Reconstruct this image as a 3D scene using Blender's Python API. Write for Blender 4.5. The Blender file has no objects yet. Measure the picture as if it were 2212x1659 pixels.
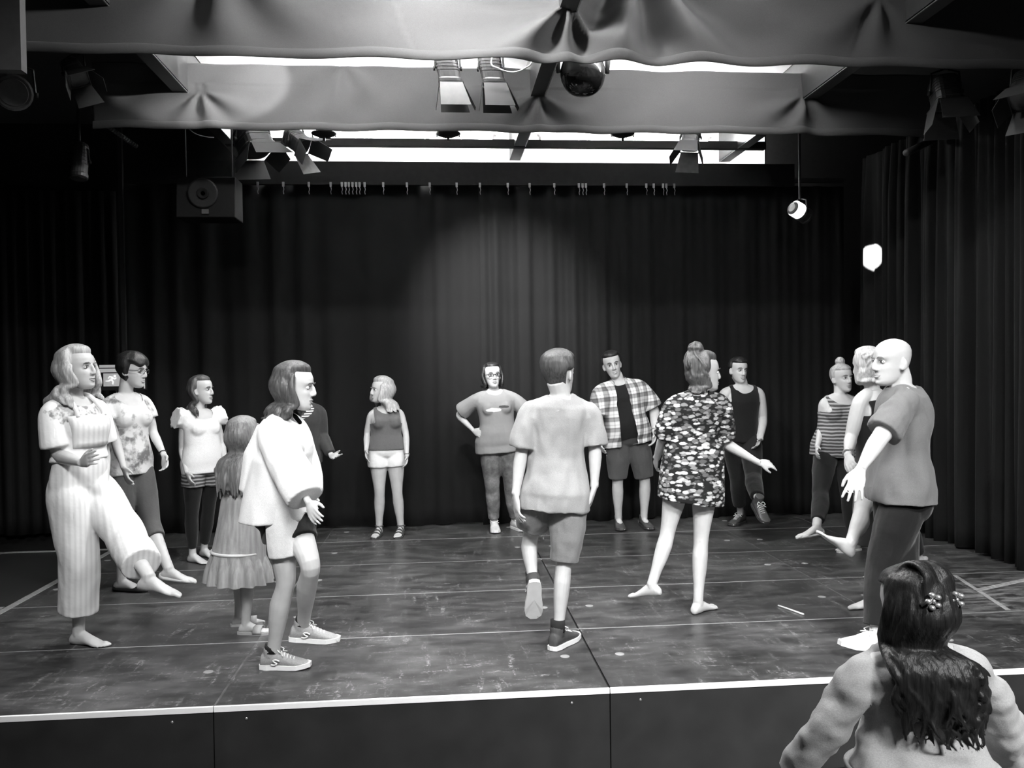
import bpy, bmesh, math, random
import numpy as np
from mathutils import Vector, Matrix, noise as mnoise
random.seed(7)
SC = bpy.context.scene
COL = SC.collection

# ------------------------------------------------------------------ camera
FOC, YAW, PIT, ROL = 1820.68, 0.0841868, -0.0183381, -0.0143070
CAM = np.array([-0.84675, -4.28388, 1.66309])
_f = np.array([math.sin(YAW)*math.cos(PIT), math.cos(YAW)*math.cos(PIT), math.sin(PIT)])
_r = np.array([math.cos(YAW), -math.sin(YAW), 0.0])
_u = np.cross(_r, _f)
CR = math.cos(ROL)*_r + math.sin(ROL)*_u
CU = -math.sin(ROL)*_r + math.cos(ROL)*_u
CF = _f
cd = bpy.data.cameras.new('camera')
cd.sensor_fit = 'HORIZONTAL'; cd.sensor_width = 36.0; cd.lens = FOC/2212*36.0
cd.clip_start = 0.05; cd.clip_end = 100
co = bpy.data.objects.new('camera', cd); COL.objects.link(co)
co.matrix_world = Matrix(((CR[0], CU[0], -CF[0], CAM[0]), (CR[1], CU[1], -CF[1], CAM[1]), (CR[2], CU[2], -CF[2], CAM[2]), (0, 0, 0, 1)))
SC.camera = co

def ray(u, v): return CF + (u-1106)/FOC*CR - (v-829.5)/FOC*CU
def atY(u, v, Y):
    d = ray(u, v); return CAM + (Y-CAM[1])/d[1]*d
def atZ(u, v, Z):
    d = ray(u, v); return CAM + (Z-CAM[2])/d[2]*d

# ------------------------------------------------------------------ world, exposure, house lights
w = bpy.data.worlds.new('world'); SC.world = w; w.use_nodes = True
w.node_tree.nodes['Background'].inputs[0].default_value = (1, 1, 1, 1)
w.node_tree.nodes['Background'].inputs[1].default_value = 0.004
SC.view_settings.view_transform = 'Standard'; SC.view_settings.look = 'None'
SC.view_settings.exposure = 0.75; SC.view_settings.gamma = 1.0
SC.view_settings.use_curve_mapping = False

def area(name, loc, target, sx, sy, watts, spread=180):
    l = bpy.data.lights.new(name, 'AREA'); l.shape = 'RECTANGLE'; l.size = sx; l.size_y = sy
    l.energy = watts; l.spread = math.radians(spread)
    o = bpy.data.objects.new(name, l); COL.objects.link(o); o.location = loc
    o.rotation_euler = (Vector(target)-Vector(loc)).to_track_quat('-Z', 'Y').to_euler()
    return o
def spot(name, loc, target, watts, size, blend, rad=0.03):
    l = bpy.data.lights.new(name, 'SPOT'); l.energy = watts; l.spot_size = math.radians(size); l.spot_blend = blend
    l.shadow_soft_size = rad
    o = bpy.data.objects.new(name, l); COL.objects.link(o); o.location = loc
    o.rotation_euler = (Vector(target)-Vector(loc)).to_track_quat('-Z', 'Y').to_euler()
    return o
area('house_light', (-1.6, -3.2, 4.25), (-1.2, 1.2, 0.6), 1.6, 0.5, 50, 74)
area('house_light', (1.4, -3.2, 4.25), (0.9, 1.2, 0.6), 1.6, 0.5, 50, 74)
area('house_light', (1.6, -5.6, 4.25), (2.0, -2.2, 0.6), 1.4, 0.5, 62, 56)
TUBE_E = 128.0      # fluorescent tubes in the ceiling bays
BULB_E = 850.0

# ------------------------------------------------------------------ materials (a black and white photograph: all greys)
MATS = {}
def newmat(name):
    m = bpy.data.materials.new(name); m.use_nodes = True
    nt = m.node_tree; return m, nt, nt.nodes['Principled BSDF']
def N(nt, t, **k):
    n = nt.nodes.new(t)
    for a, b in k.items(): setattr(n, a, b)
    return n
def L(nt, a, b): nt.links.new(a, b)
def g3(v): return (v, v, v, 1)
def ramp(nt, fac, stops, interp='LINEAR'):
    r = N(nt, 'ShaderNodeValToRGB'); r.color_ramp.interpolation = interp
    el = r.color_ramp.elements
    while len(el) < len(stops): el.new(0.5)
    for e, (p, c) in zip(el, stops): e.position = p; e.color = g3(c)
    L(nt, fac, r.inputs[0]); return r.outputs[0]
def objco(nt, scale=(1, 1, 1), rot=(0, 0, 0)):
    tc = N(nt, 'ShaderNodeTexCoord'); mp = N(nt, 'ShaderNodeMapping')
    mp.inputs['Scale'].default_value = scale; mp.inputs['Rotation'].default_value = rot
    L(nt, tc.outputs['Object'], mp.inputs[0]); return mp.outputs[0]
def noise(nt, vec, scale, detail=3, rough=0.5):
    n = N(nt, 'ShaderNodeTexNoise'); n.inputs['Scale'].default_value = scale
    n.inputs['Detail'].default_value = detail; n.inputs['Roughness'].default_value = rough
    L(nt, vec, n.inputs['Vector']); return n.outputs['Fac']
def bump(nt, b, h, strength, dist=0.01):
    n = N(nt, 'ShaderNodeBump'); n.inputs['Strength'].default_value = strength; n.inputs['Distance'].default_value = dist
    L(nt, h, n.inputs['Height']); L(nt, n.outputs[0], b.inputs['Normal'])
def math_(nt, op, a, b=None, c=None):
    n = N(nt, 'ShaderNodeMath', operation=op)
    for i, x in enumerate((a, b, c)):
        if x is None: continue
        if isinstance(x, (int, float)): n.inputs[i].default_value = x
        else: L(nt, x, n.inputs[i])
    return n.outputs[0]
def mixc(nt, fac, a, b):
    n = N(nt, 'ShaderNodeMix', data_type='RGBA')
    for i, x in ((0, fac), (6, a), (7, b)):
        if isinstance(x, (int, float)): n.inputs[i].default_value = x if i == 0 else g3(x)
        else: L(nt, x, n.inputs[i])
    return n.outputs[2]
def plain(name, v, rough=0.6, metal=0.0, vary=0.12, scale=20, bmp=0.0, spec=0.5, sheen=0.0):
    if name in MATS: return MATS[name]
    m, nt, b = newmat(name); vec = objco(nt)
    n = noise(nt, vec, scale)
    L(nt, ramp(nt, n, [(0.3, v*(1-vary)), (0.7, min(1, v*(1+vary)))]), b.inputs['Base Color'])
    b.inputs['Roughness'].default_value = rough; b.inputs['Metallic'].default_value = metal
    b.inputs['Specular IOR Level'].default_value = spec
    if sheen: b.inputs['Sheen Weight'].default_value = sheen; b.inputs['Sheen Roughness'].default_value = 0.4
    if bmp: bump(nt, b, n, bmp)
    MATS[name] = m; return m
def emit(name, strength):
    if name in MATS: return MATS[name]
    m, nt, b = newmat(name)
    b.inputs['Base Color'].default_value = g3(0.8); b.inputs['Emission Color'].default_value = g3(1.0)
    b.inputs['Emission Strength'].default_value = strength
    MATS[name] = m; return m

M_BLACK = plain('matt_black', 0.012, 0.8, spec=0.2)
M_IRON = plain('black_metal', 0.015, 0.5, spec=0.25)
M_ALU = plain('aluminium_edge', 0.62, 0.38, metal=0.6, vary=0.15, scale=30)
M_EDGE = plain('white_edge_profile', 0.95, 0.4, vary=0.03)
M_STEEL = plain('bare_steel', 0.55, 0.3, metal=0.8)
M_WHITE = plain('white_paint', 0.85, 0.7, vary=0.04)
M_CABLE = plain('white_cable', 0.75, 0.5)

def deck_mat():
    m, nt, b = newmat('scuffed_stage_board')
    geo = N(nt, 'ShaderNodeNewGeometry'); vec = geo.outputs['Position']
    def mapped(rot, sc):
        mp = N(nt, 'ShaderNodeMapping'); mp.inputs['Rotation'].default_value = (0, 0, rot); mp.inputs['Scale'].default_value = sc
        L(nt, vec, mp.inputs[0]); return mp.outputs[0]
    big = noise(nt, vec, 0.9, 4, 0.6); mid = noise(nt, mapped(0.2, (1, 2.2, 1)), 3.5, 6, 0.68); fine = noise(nt, vec, 45, 4, 0.7)
    st = noise(nt, mapped(0.6, (2.0, 9, 1)), 2.6, 6, 0.7); st2 = noise(nt, mapped(-0.3, (9, 1.6, 1)), 2.2, 5, 0.7)
    base = math_(nt, 'ADD', math_(nt, 'MULTIPLY', mid, 0.6), math_(nt, 'MULTIPLY', big, 0.4))
    c0 = ramp(nt, base, [(0.36, 0.017), (0.50, 0.048), (0.66, 0.12)])
    fm = ramp(nt, fine, [(0.44, 0.0), (0.60, 1.0)])
    patch = ramp(nt, noise(nt, vec, 1.7, 3, 0.6), [(0.46, 0.0), (0.60, 1.0)])
    s1 = ramp(nt, math_(nt, 'MAXIMUM', st, st2), [(0.55, 0.0), (0.66, 1.0)])
    sp = math_(nt, 'MULTIPLY', math_(nt, 'MULTIPLY', s1, fm), math_(nt, 'MULTIPLY_ADD', patch, 0.7, 0.2))
    c1 = mixc(nt, math_(nt, 'MULTIPLY', sp, 0.9), c0, 0.42)
    sub = N(nt, 'ShaderNodeVectorMath', operation='DISTANCE'); L(nt, vec, sub.inputs[0]); sub.inputs[1].default_value = (3.15, 1.5, 0)
    mask = ramp(nt, sub.outputs['Value'], [(0.2, 1.0), (0.95, 0.0)])
    wear = ramp(nt, math_(nt, 'ADD', math_(nt, 'MULTIPLY', st, 0.6), math_(nt, 'MULTIPLY', mid, 0.4)), [(0.46, 0.0), (0.58, 1.0)])
    c2 = mixc(nt, math_(nt, 'MULTIPLY', math_(nt, 'MULTIPLY', mask, wear), 0.8), c1, 0.30)
    L(nt, c2, b.inputs['Base Color'])
    L(nt, ramp(nt, base, [(0.36, 0.28), (0.66, 0.44)]), b.inputs['Roughness'])
    b.inputs['Specular IOR Level'].default_value = 0.32
    return m
M_DECK = deck_mat()

def cloth_mat(name, v, wr=0.25, scale=9, rough=0.85, sheen=0.15, weave=True):
    if name in MATS: return MATS[name]
    m, nt, b = newmat(name); vec = objco(nt)
    n = noise(nt, vec, scale, 3, 0.55); fi = noise(nt, vec, 260, 2)
    L(nt, ramp(nt, fi, [(0.3, v*0.88), (0.7, min(1, v*1.08))]), b.inputs['Base Color'])
    b.inputs['Roughness'].default_value = rough; b.inputs['Specular IOR Level'].default_value = 0.2
    b.inputs['Sheen Weight'].default_value = sheen
    h = math_(nt, 'ADD', n, math_(nt, 'MULTIPLY', fi, 0.06))
    bump(nt, b, h, wr, 0.03)
    MATS[name] = m; return m
M_VELVET = cloth_mat('black_curtain_cloth', 0.0075, 0.12, 5, 0.9, 0.02)
M_MOLTON = cloth_mat('grey_border_cloth', 0.055, 0.12, 4, 0.9, 0.1)

# ------------------------------------------------------------------ mesh helpers
class MB:
    def __init__(s): s.v = []; s.f = []; s.n = 0
    def add(s, v, f):
        s.v.append(np.asarray(v, float)); s.f += [tuple(i+s.n for i in q) for q in f]; s.n += len(v)
    def box(s, lo, hi):
        x0, y0, z0 = lo; x1, y1, z1 = hi
        s.add([(x0,y0,z0),(x1,y0,z0),(x1,y1,z0),(x0,y1,z0),(x0,y0,z1),(x1,y0,z1),(x1,y1,z1),(x0,y1,z1)],
              [(0,3,2,1),(4,5,6,7),(0,1,5,4),(1,2,6,5),(2,3,7,6),(3,0,4,7)]); return s
    def hexa(s, p):
        s.add(p, [(0,3,2,1),(4,5,6,7),(0,1,5,4),(1,2,6,5),(2,3,7,6),(3,0,4,7)]); return s
    def plate(s, quad, t):
        q = [np.array(p, float) for p in quad]; n = np.cross(q[1]-q[0], q[2]-q[0]); n = n/np.linalg.norm(n)*t
        return s.hexa([p-n/2 for p in q]+[p+n/2 for p in q])
    def loft(s, rings, cap=True):
        k = len(rings[0]); v = [p for r in rings for p in r]; f = []
        for i in range(len(rings)-1):
            for j in range(k):
                a = i*k+j; b_ = i*k+(j+1) % k; f.append((a, b_, b_+k, a+k))
        if cap:
            v += [np.mean(rings[0], 0), np.mean(rings[-1], 0)]; c0 = len(v)-2; e = (len(rings)-1)*k
            for j in range(k):
                f.append((c0, (j+1) % k, j)); f.append((c0+1, e+j, e+(j+1) % k))
        s.add(v, f); return s
    def tube(s, pts, rad, n=10, ref=None):
        pts = [np.array(p, float) for p in pts]
        if not hasattr(rad, '__len__'): rad = [rad]*len(pts)
        rings = []; a = None
        for i, p in enumerate(pts):
            t = unit(pts[min(i+1, len(pts)-1)]-pts[max(i-1, 0)])
            if a is None:
                a = np.array(ref if ref is not None else ((0, 0, 1) if abs(t[2]) < 0.9 else (1, 0, 0)), float)
            a = unit(a-t*np.dot(a, t)); b_ = np.cross(t, a)
            rings.append([p+rad[i]*(math.cos(2*math.pi*j/n)*a+math.sin(2*math.pi*j/n)*b_) for j in range(n)])
        return s.loft(rings)
    def ball(s, c, r, ax=None, nu=14, nv=9):
        c = np.array(c, float); r = np.array(r if hasattr(r, '__len__') else (r, r, r), float)
        A = np.eye(3) if ax is None else np.array(ax)
        rings = []
        for i in range(1, nv):
            th = math.pi*i/nv
            rings.append([c+(np.array([math.sin(th)*math.cos(2*math.pi*j/nu), math.sin(th)*math.sin(2*math.pi*j/nu), -math.cos(th)])*r)@A for j in range(nu)])
        k = nu; v = [p for q in rings for p in q]; f = []
        for i in range(nv-2):
            for j in range(k):
                f.append((i*k+j, i*k+(j+1) % k, (i+1)*k+(j+1) % k, (i+1)*k+j))
        v += [c+(np.array([0, 0, -1])*r)@A, c+(np.array([0, 0, 1])*r)@A]; e = (nv-2)*k
        for j in range(k):
            f.append((len(v)-2, (j+1) % k, j)); f.append((len(v)-1, e+j, e+(j+1) % k))
        s.add(v, f); return s
    def mesh(s, name):
        m = bpy.data.meshes.new(name); v = np.concatenate(s.v) if s.v else np.zeros((0, 3))
        m.from_pydata(v.tolist(), [], s.f); m.update(); return m
    def build(s, name, mat, parent=None, smooth=False, bevel=0, loc=None):
        m = s.mesh(name)
        return link(name, m, mat, parent, smooth, bevel, loc)
def unit(v): v = np.asarray(v, float); l = np.linalg.norm(v); return v/l if l > 1e-9 else v
def link(name, m, mat, parent=None, smooth=False, bevel=0, loc=None):
    if mat is not None:
        for x in (mat if isinstance(mat, (list, tuple)) else [mat]): m.materials.append(x)
    if smooth: m.polygons.foreach_set('use_smooth', [True]*len(m.polygons))
    o = bpy.data.objects.new(name, m); COL.objects.link(o)
    if parent is not None: o.parent = parent
    if loc is not None: o.location = loc
    if bevel:
        md = o.modifiers.new('bevel', 'BEVEL'); md.width = bevel; md.segments = 2; md.limit_method = 'ANGLE'
    return o
def tag(o, label=None, cat=None, group=None, kind=None):
    if label: o['label'] = label
    if cat: o['category'] = cat
    if group: o['group'] = group
    if kind: o['kind'] = kind
    return o
def thing(name, loc, label=None, cat=None, group=None, kind=None):
    o = bpy.data.objects.new(name, None); COL.objects.link(o); o.location = loc; o.empty_display_size = 0.1
    return tag(o, label, cat, group, kind)
def struct(o, label=None): o['kind'] = 'structure'; (label and o.__setitem__('label', label)); return o
def catmull(pts, n):
    P = [np.array(p, float) for p in pts]; P = [2*P[0]-P[1]]+P+[2*P[-1]-P[-2]]; out = []
    for i in range(1, len(P)-2):
        for k in range(n):
            t = k/n
            out.append(0.5*((2*P[i])+(P[i+1]-P[i-1])*t+(2*P[i-1]-5*P[i]+4*P[i+1]-P[i+2])*t*t+(3*P[i]-P[i-1]-3*P[i+1]+P[i+2])*t**3))
    out.append(P[-2]); return out

# ------------------------------------------------------------------ the setting: pit floor, stage decks, fascia
PIT_Z = -0.5
struct(MB().box((-6.5, -7, PIT_Z-0.1), (6.5, -0.05, PIT_Z)).build('floor', plain('dark_hall_floor', 0.05, 0.5)), 'dark hall floor in front of the stage')
stage = struct(thing('floor', (0, 0, 0)), 'stage floor of dark scuffed plywood decks with pale metal edges')
G = 0.006
frame_bm = MB().box((-3.97, 0.01, -0.46), (4.5, 4.98, -0.03)); frame_bm.build('deck_frame', M_BLACK, stage)
panel_mesh = {}
def deck_panel(x0, x1, y0, y1):
    key = (round(x1-x0, 3), round(y1-y0, 3))
    if key not in panel_mesh:
        m = MB().box((G, G, -0.02), (key[0]-G, key[1]-G, 0)).mesh('deck_panel'); m.materials.append(M_DECK); panel_mesh[key] = m
    o = bpy.data.objects.new('deck_panel', panel_mesh[key]); COL.objects.link(o); o.parent = stage; o.location = (x0, y0, 0)
    return o
M_LOCK = plain('lock_cover_plastic', 0.3, 0.5)
lk = MB().tube([(0, 0, -0.004), (0, 0, 0.0025)], 0.027, 16).mesh('lock_cover'); lk.materials.append(M_LOCK)
cols = [(-4.0, -2.0), (-2.0, 0.0), (0.0, 2.0), (2.0, 3.0), (3.0, 4.5)]
for r in range(5):
    for (x0, x1) in cols:
        p = deck_panel(x0, x1, r, r+1.0)
        if x1-x0 == 2.0:
            for dx in (0.16, 1.84):
                o = bpy.data.objects.new('lock_cover', lk); COL.objects.link(o); o.parent = p; o.location = (dx, 0.5, 0)
        elif x0 == 2.0:
            o = bpy.data.objects.new('lock_cover', lk); COL.objects.link(o); o.parent = p; o.location = (0.16, 0.5, 0)
for r in range(1, 5):
    MB().box((-3.98, r-0.0055, -0.03), (4.5, r+0.0055, 0.0005)).build('seam_strip', M_ALU, stage)
M_SEAM = plain('worn_seam_edge', 0.10, 0.5, vary=0.5, scale=8)
for x in (-2, 2, 3):
    MB().box((x-0.006, 0.0, -0.03), (x+0.006, 5.0, -0.001)).build('seam_strip', M_SEAM, stage)
MB().box((-0.003, 0.0, -0.03), (0.003, 5.0, -0.008)).build('seam_strip', M_BLACK, stage)
for (x0, x1) in ((-4, -2), (-2, 0), (0, 2), (2, 4.5)):
    MB().box((x0+0.002, -0.012, -0.026), (x1-0.002, 0.004, 0.003)).build('edge_profile', M_EDGE, stage, bevel=0.002)
fas = plain('fascia_board', 0.02, 0.5, vary=0.25, scale=5)
for i, (x0, x1) in enumerate(((-4, -2), (-2, 0), (0, 2), (2, 4.5))):
    f = MB().box((x0+0.003, -0.008, -0.48), (x1-0.003, 0.01, -0.03)).build('fascia_board', fas, stage)
    for sx in (x0+0.16, x1-0.2):
        MB().ball((sx, -0.009, -0.065), (0.007, 0.004, 0.007)).build('screw', M_STEEL, f, True)
# left edge profile and the matt black side deck with white edges beyond it
MB().box((-3.985, 0.0, -0.02), (-3.93, 5.0, 0.003)).build('edge_profile', M_ALU, stage, bevel=0.002)
side = struct(thing('floor', (-4.99, 2.0, 0)), 'matt black side deck with white edges left of the stage')
MB().box((0.0, 0.0, -0.3), (0.99, 2.0, -0.002)).build('deck_panel', plain('side_deck_black', 0.012, 0.6), side)
MB().box((0.0, -0.03, -0.03), (0.99, 0.04, 0.001)).build('edge_profile', M_ALU, side)
MB().box((0.0, 1.96, -0.03), (0.99, 2.02, 0.001)).build('edge_profile', M_ALU, side)
MB().box((-0.03, -0.03, -0.03), (0.02, 2.02, 0.001)).build('edge_profile', M_ALU, side)
# pale tape cross and streaks stage right
M_TAPE = plain('worn_floor_tape', 0.34, 0.6, vary=0.35, scale=40)
def tape(name, a, b, wd, z=0.0012):
    a = np.array(a); b = np.array(b); d = unit(b-a); n = np.array([-d[1], d[0]])*wd/2
    return MB().plate([(*(a-n), z), (*(b-n), z), (*(b+n), z), (*(a+n), z)], 0.001).build(name, M_TAPE)
pa, pb, pc, pd = [atZ(*q, 0.0)[:2] for q in ((2062, 1243), (2178, 1318), (2212, 1254), (2110, 1276))]
t1 = tape('floor_tape', pa, pb, 0.035); tag(t1, 'pale worn tape strip running to the front on the stage floor at right', 'tape')
t2 = tape('floor_tape', pd, pc+(pc-pd)*0.6, 0.06, 0.0026); tag(t2, 'pale tape strip crossing toward the right curtain on the stage floor', 'tape')
sa, sb = atZ(1681, 1308, 0.006), atZ(1736, 1327, 0.006)
tag(MB().tube([sa, sa*0.5+sb*0.5+np.array([0, 0.006, 0]), sb], 0.006, 8).build('drinking_straw', M_WHITE, smooth=True),
    'thin white straw lying alone on the dark stage floor', 'straw')

# ------------------------------------------------------------------ walls, ceiling, beams
struct(MB().box((-6.6, 5.05, PIT_Z), (6.6, 5.2, 4.4)).build('wall_back', M_BLACK), 'black back wall behind the curtain')
wb = bpy.data.objects['wall_back']
MB().box((-2.95, 5.03, 3.80), (2.85, 5.06, 4.3)).build('white_wall_band', M_WHITE, wb)
wl = struct(MB().box((-6.6, -7, PIT_Z), (-6.4, 5.2, 4.4)).build('wall_left', M_BLACK), 'black left wall in shadow')
for z in (0.55, 0.95): MB().box((-6.4, -2, z), (-6.37, 5.0, z+0.03)).build('wall_rail', M_IRON, wl)
struct(MB().box((6.4, -7, PIT_Z), (6.6, 5.2, 4.4)).build('wall_right', M_BLACK), 'black right wall behind the side curtain')
struct(MB().box((-6.6, -7.2, PIT_Z), (6.6, -7.0, 4.4)).build('wall_front', plain('dark_wall', 0.06, 0.8)), 'dark wall behind the audience')
cl = struct(MB().box((-6.6, -7.2, 4.32), (6.6, 5.2, 4.45)).build('ceiling', plain('ceiling_shade_tone', 0.03, 0.8)), 'ceiling with the shade of its side bays put into a dark colour')  # dark colour stands in for shade in the unlit side bays
MB().box((-2.84, -3, 4.30), (2.28, 5.03, 4.33)).build('white_ceiling_panel', M_WHITE, cl)
beam_mat = plain('dark_beam_paint', 0.035, 0.5)
for x0, x1, nm in ((-2.97, -2.85, 'left'), (-0.06, 0.06, 'middle'), (2.29, 2.41, 'right')):
    o = MB().box((x0, -3.0, 3.94), (x1, 4.95, 4.31)).build('trim_%d' % {'left': 1, 'middle': 2, 'right': 3}[nm], beam_mat)
    struct(o, 'dark %s ceiling beam running to the back of the stage' % nm)
    MB().box((x0 if nm == 'right' else x1-0.008, -3.0, 3.936), (x0+0.008 if nm == 'right' else x1, 4.95, 3.95)).build('beam_edge', M_STEEL, o)
o = MB().box((-2.95, 4.36, 3.935), (2.6, 4.44, 4.01)).build('trim_4', M_BLACK); struct(o, 'black cross beam above the curtain rail')

# ------------------------------------------------------------------ lamps in the ceiling bays
M_TUBE = emit('tube_glow', TUBE_E); M_BULB = emit('bulb_glow', BULB_E)
def tube_lamp(x0, x1, y, z, label, tray=False):
    t = thing('tube_lamp', ((x0+x1)/2, y, z), label, 'lamp', 'tube lamps in the ceiling bays')
    h = (x1-x0)/2
    MB().tube([(-h, 0, 0), (h, 0, 0)], 0.016, 12).build('tube', M_TUBE, t, True)
    MB().box((-h-0.03, -0.010, 0.022), (h+0.03, 0.010, 0.05)).build('lamp_body', M_WHITE, t)
    if tray:  # tray added to keep the extra tube's light off the curtain
        MB().box((-h-0.03, -0.08, -0.05), (h+0.03, 0.08, -0.04)).build('tray', M_IRON, t)
        for s in (-1, 1): MB().plate([(-h-.03, s*.08, -.05), (h+.03, s*.08, -.05), (h+.03, s*.10, .0), (-h-.03, s*.10, .0)], .004).build('tray_side', M_IRON, t)
    for s in (-1, 1):
        MB().box((s*h-0.012, -0.018, -0.02), (s*h+0.012, 0.018, 0.02)).build('tube_holder', M_WHITE, t)
        MB().tube([(s*h*0.8, 0, 0.05), (s*h*0.8, 0, 4.3-z)], 0.008, 8).build('hanger', M_STEEL, t)
tube_lamp(-2.6, -0.25, 1.95, 4.2, 'left white tube lamp hidden between the two border cloths')
tube_lamp(0.25, 1.85, 1.95, 4.2, 'right white tube lamp hidden between the two border cloths')
tube_lamp(-2.6, -0.25, 4.72, 4.12, 'left white tube lamp above the back curtain rail')
tube_lamp(0.25, 2.1, 4.72, 4.12, 'right white tube lamp above the back curtain rail')
tube_lamp(-2.6, -0.25, 3.42, 4.2, 'left added unseen tube in a shielding tray, brightening the ceiling behind the second border cloth', True)  # this tube and the next are added, unseen, to whiten the ceiling strip
tube_lamp(0.25, 2.1, 3.42, 4.2, 'right added unseen tube in a shielding tray, brightening the ceiling behind the second border cloth', True)
t = thing('globe_lamp', (-0.75, 0.35, 4.12), 'round ceiling lamp lighting the front border cloth', 'lamp')
MB().ball((0, 0, 0), 0.07).build('globe', M_BULB, t, True)
MB().tube([(0, 0, 0.06), (0, 0, 0.18)], [0.05, 0.07], 14).build('lamp_base', M_WHITE, t, True)

t = thing('globe_lamp', (0.75, 0.30, 4.14), 'added small round lamp right of the middle beam, brightening the front border', 'lamp')  # added lamp, lifts the dark right half of the front border
MB().ball((0, 0, 0), 0.045).build('globe', emit('added_bulb_glow', 520.0), t, True)
MB().tube([(0, 0, 0.04), (0, 0, 0.17)], [0.03, 0.05], 14).build('lamp_base', M_WHITE, t, True)
# ------------------------------------------------------------------ curtains
def fold_field(seed, amp, base=0.16):
    rr = random.Random(seed); ph = [(rr.uniform(0, 6.28), base*rr.uniform(0.55, 2.6), rr.uniform(0.35, 1.0)) for _ in range(7)]
    def f(s, z):
        y = 0
        for k, (p, lam, a) in enumerate(ph):
            y += a*math.sin(2*math.pi*s/lam+p+0.25*math.sin(z*0.9+p*2))
        y = y/2.6; y = math.tanh(y*1.4)
        return amp*y*(0.75+0.25*math.sin(z*0.7+s))
    return f
def curtain(name, p0, p1, z0, z1, label, seed, amp=0.06, step=0.016, inward=(0, -1)):
    p0 = np.array(p0, float); p1 = np.array(p1, float); ln = np.linalg.norm(p1-p0); d = (p1-p0)/ln
    nrm = np.array(inward, float); n = int(ln/step); zs = np.linspace(z0, z1, 22); f = fold_field(seed, amp)
    v = []; fc = []
    for i in range(n+1):
        s = ln*i/n
        for z in zs:
            q = p0+d*s+nrm*f(s, z)*(1.0 if z < z1-0.5 else 0.55+0.45*(z1-z)/0.5)
            v.append((q[0], q[1], z+(0.012*math.sin(s*5+seed) if z == zs[0] else 0)))
    k = len(zs)
    for i in range(n):
        for j in range(k-1):
            fc.append((i*k+j, (i+1)*k+j, (i+1)*k+j+1, i*k+j+1))
    b = MB(); b.add(v, fc); o = b.build(name, M_VELVET, None, True)
    md = o.modifiers.new('thickness', 'SOLIDIFY'); md.thickness = 0.006
    return tag(o, label, 'curtain')
curtain('stage_curtain', (-4.1, 4.72), (-0.35, 4.72), 0.012, 3.62, 'left half of the black pleated curtain hanging at the back', 3)
curtain('stage_curtain', (-0.42, 4.70), (3.62, 4.72), 0.012, 3.62, 'right half of the black pleated curtain hanging at the back', 11)
curtain("side_curtain", (3.80, 4.6), (3.80, 1.0), 0.012, 3.9, 'black pleated side curtain along the right edge of the stage', 23, 0.11, 0.018, (-1, 0))
curtain('side_curtain', (-4.25, 5.0), (-6.3, 4.9), 0.0, 3.6, 'black masking curtain in the dark left corner', 31, 0.05, 0.025)
rail = thing('curtain_rail', (0, 4.70, 3.66), 'black curtain rail board with a row of hooks above the back curtain', 'rail')
MB().box((-3.3, -0.12, -0.07), (3.0, -0.07, 0.17)).build('pelmet_board', plain('pelmet_black', 0.012, 0.8, spec=0.1), rail)
MB().box((-3.6, -0.03, 0.0), (3.6, 0.03, 0.04)).build('rail', M_IRON, rail)
hk = MB(); hk.box((-0.011, -0.012, -0.045), (0.011, 0.0, 0.0)); hk.tube([(0, -0.01, -0.045), (0.008, -0.016, -0.075), (0.0, -0.016, -0.10), (0.005, -0.014, -0.125)], 0.004, 6)
hkm = hk.mesh('hook'); hkm.materials.append(plain('grey_hook', 0.3, 0.4))
for u in (558, 613, 668, 715, 739, 747, 754, 762, 770, 777, 788, 828, 879, 928, 986, 1036, 1096, 1143, 1196, 1249, 1257, 1264, 1303, 1352, 1394, 1410, 1430, 1437, 1454):
    o = bpy.data.objects.new('hook', hkm); COL.objects.link(o); o.parent = rail
    o.location = (atY(u, 385, 4.6)[0], -0.13, -0.05)

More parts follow.
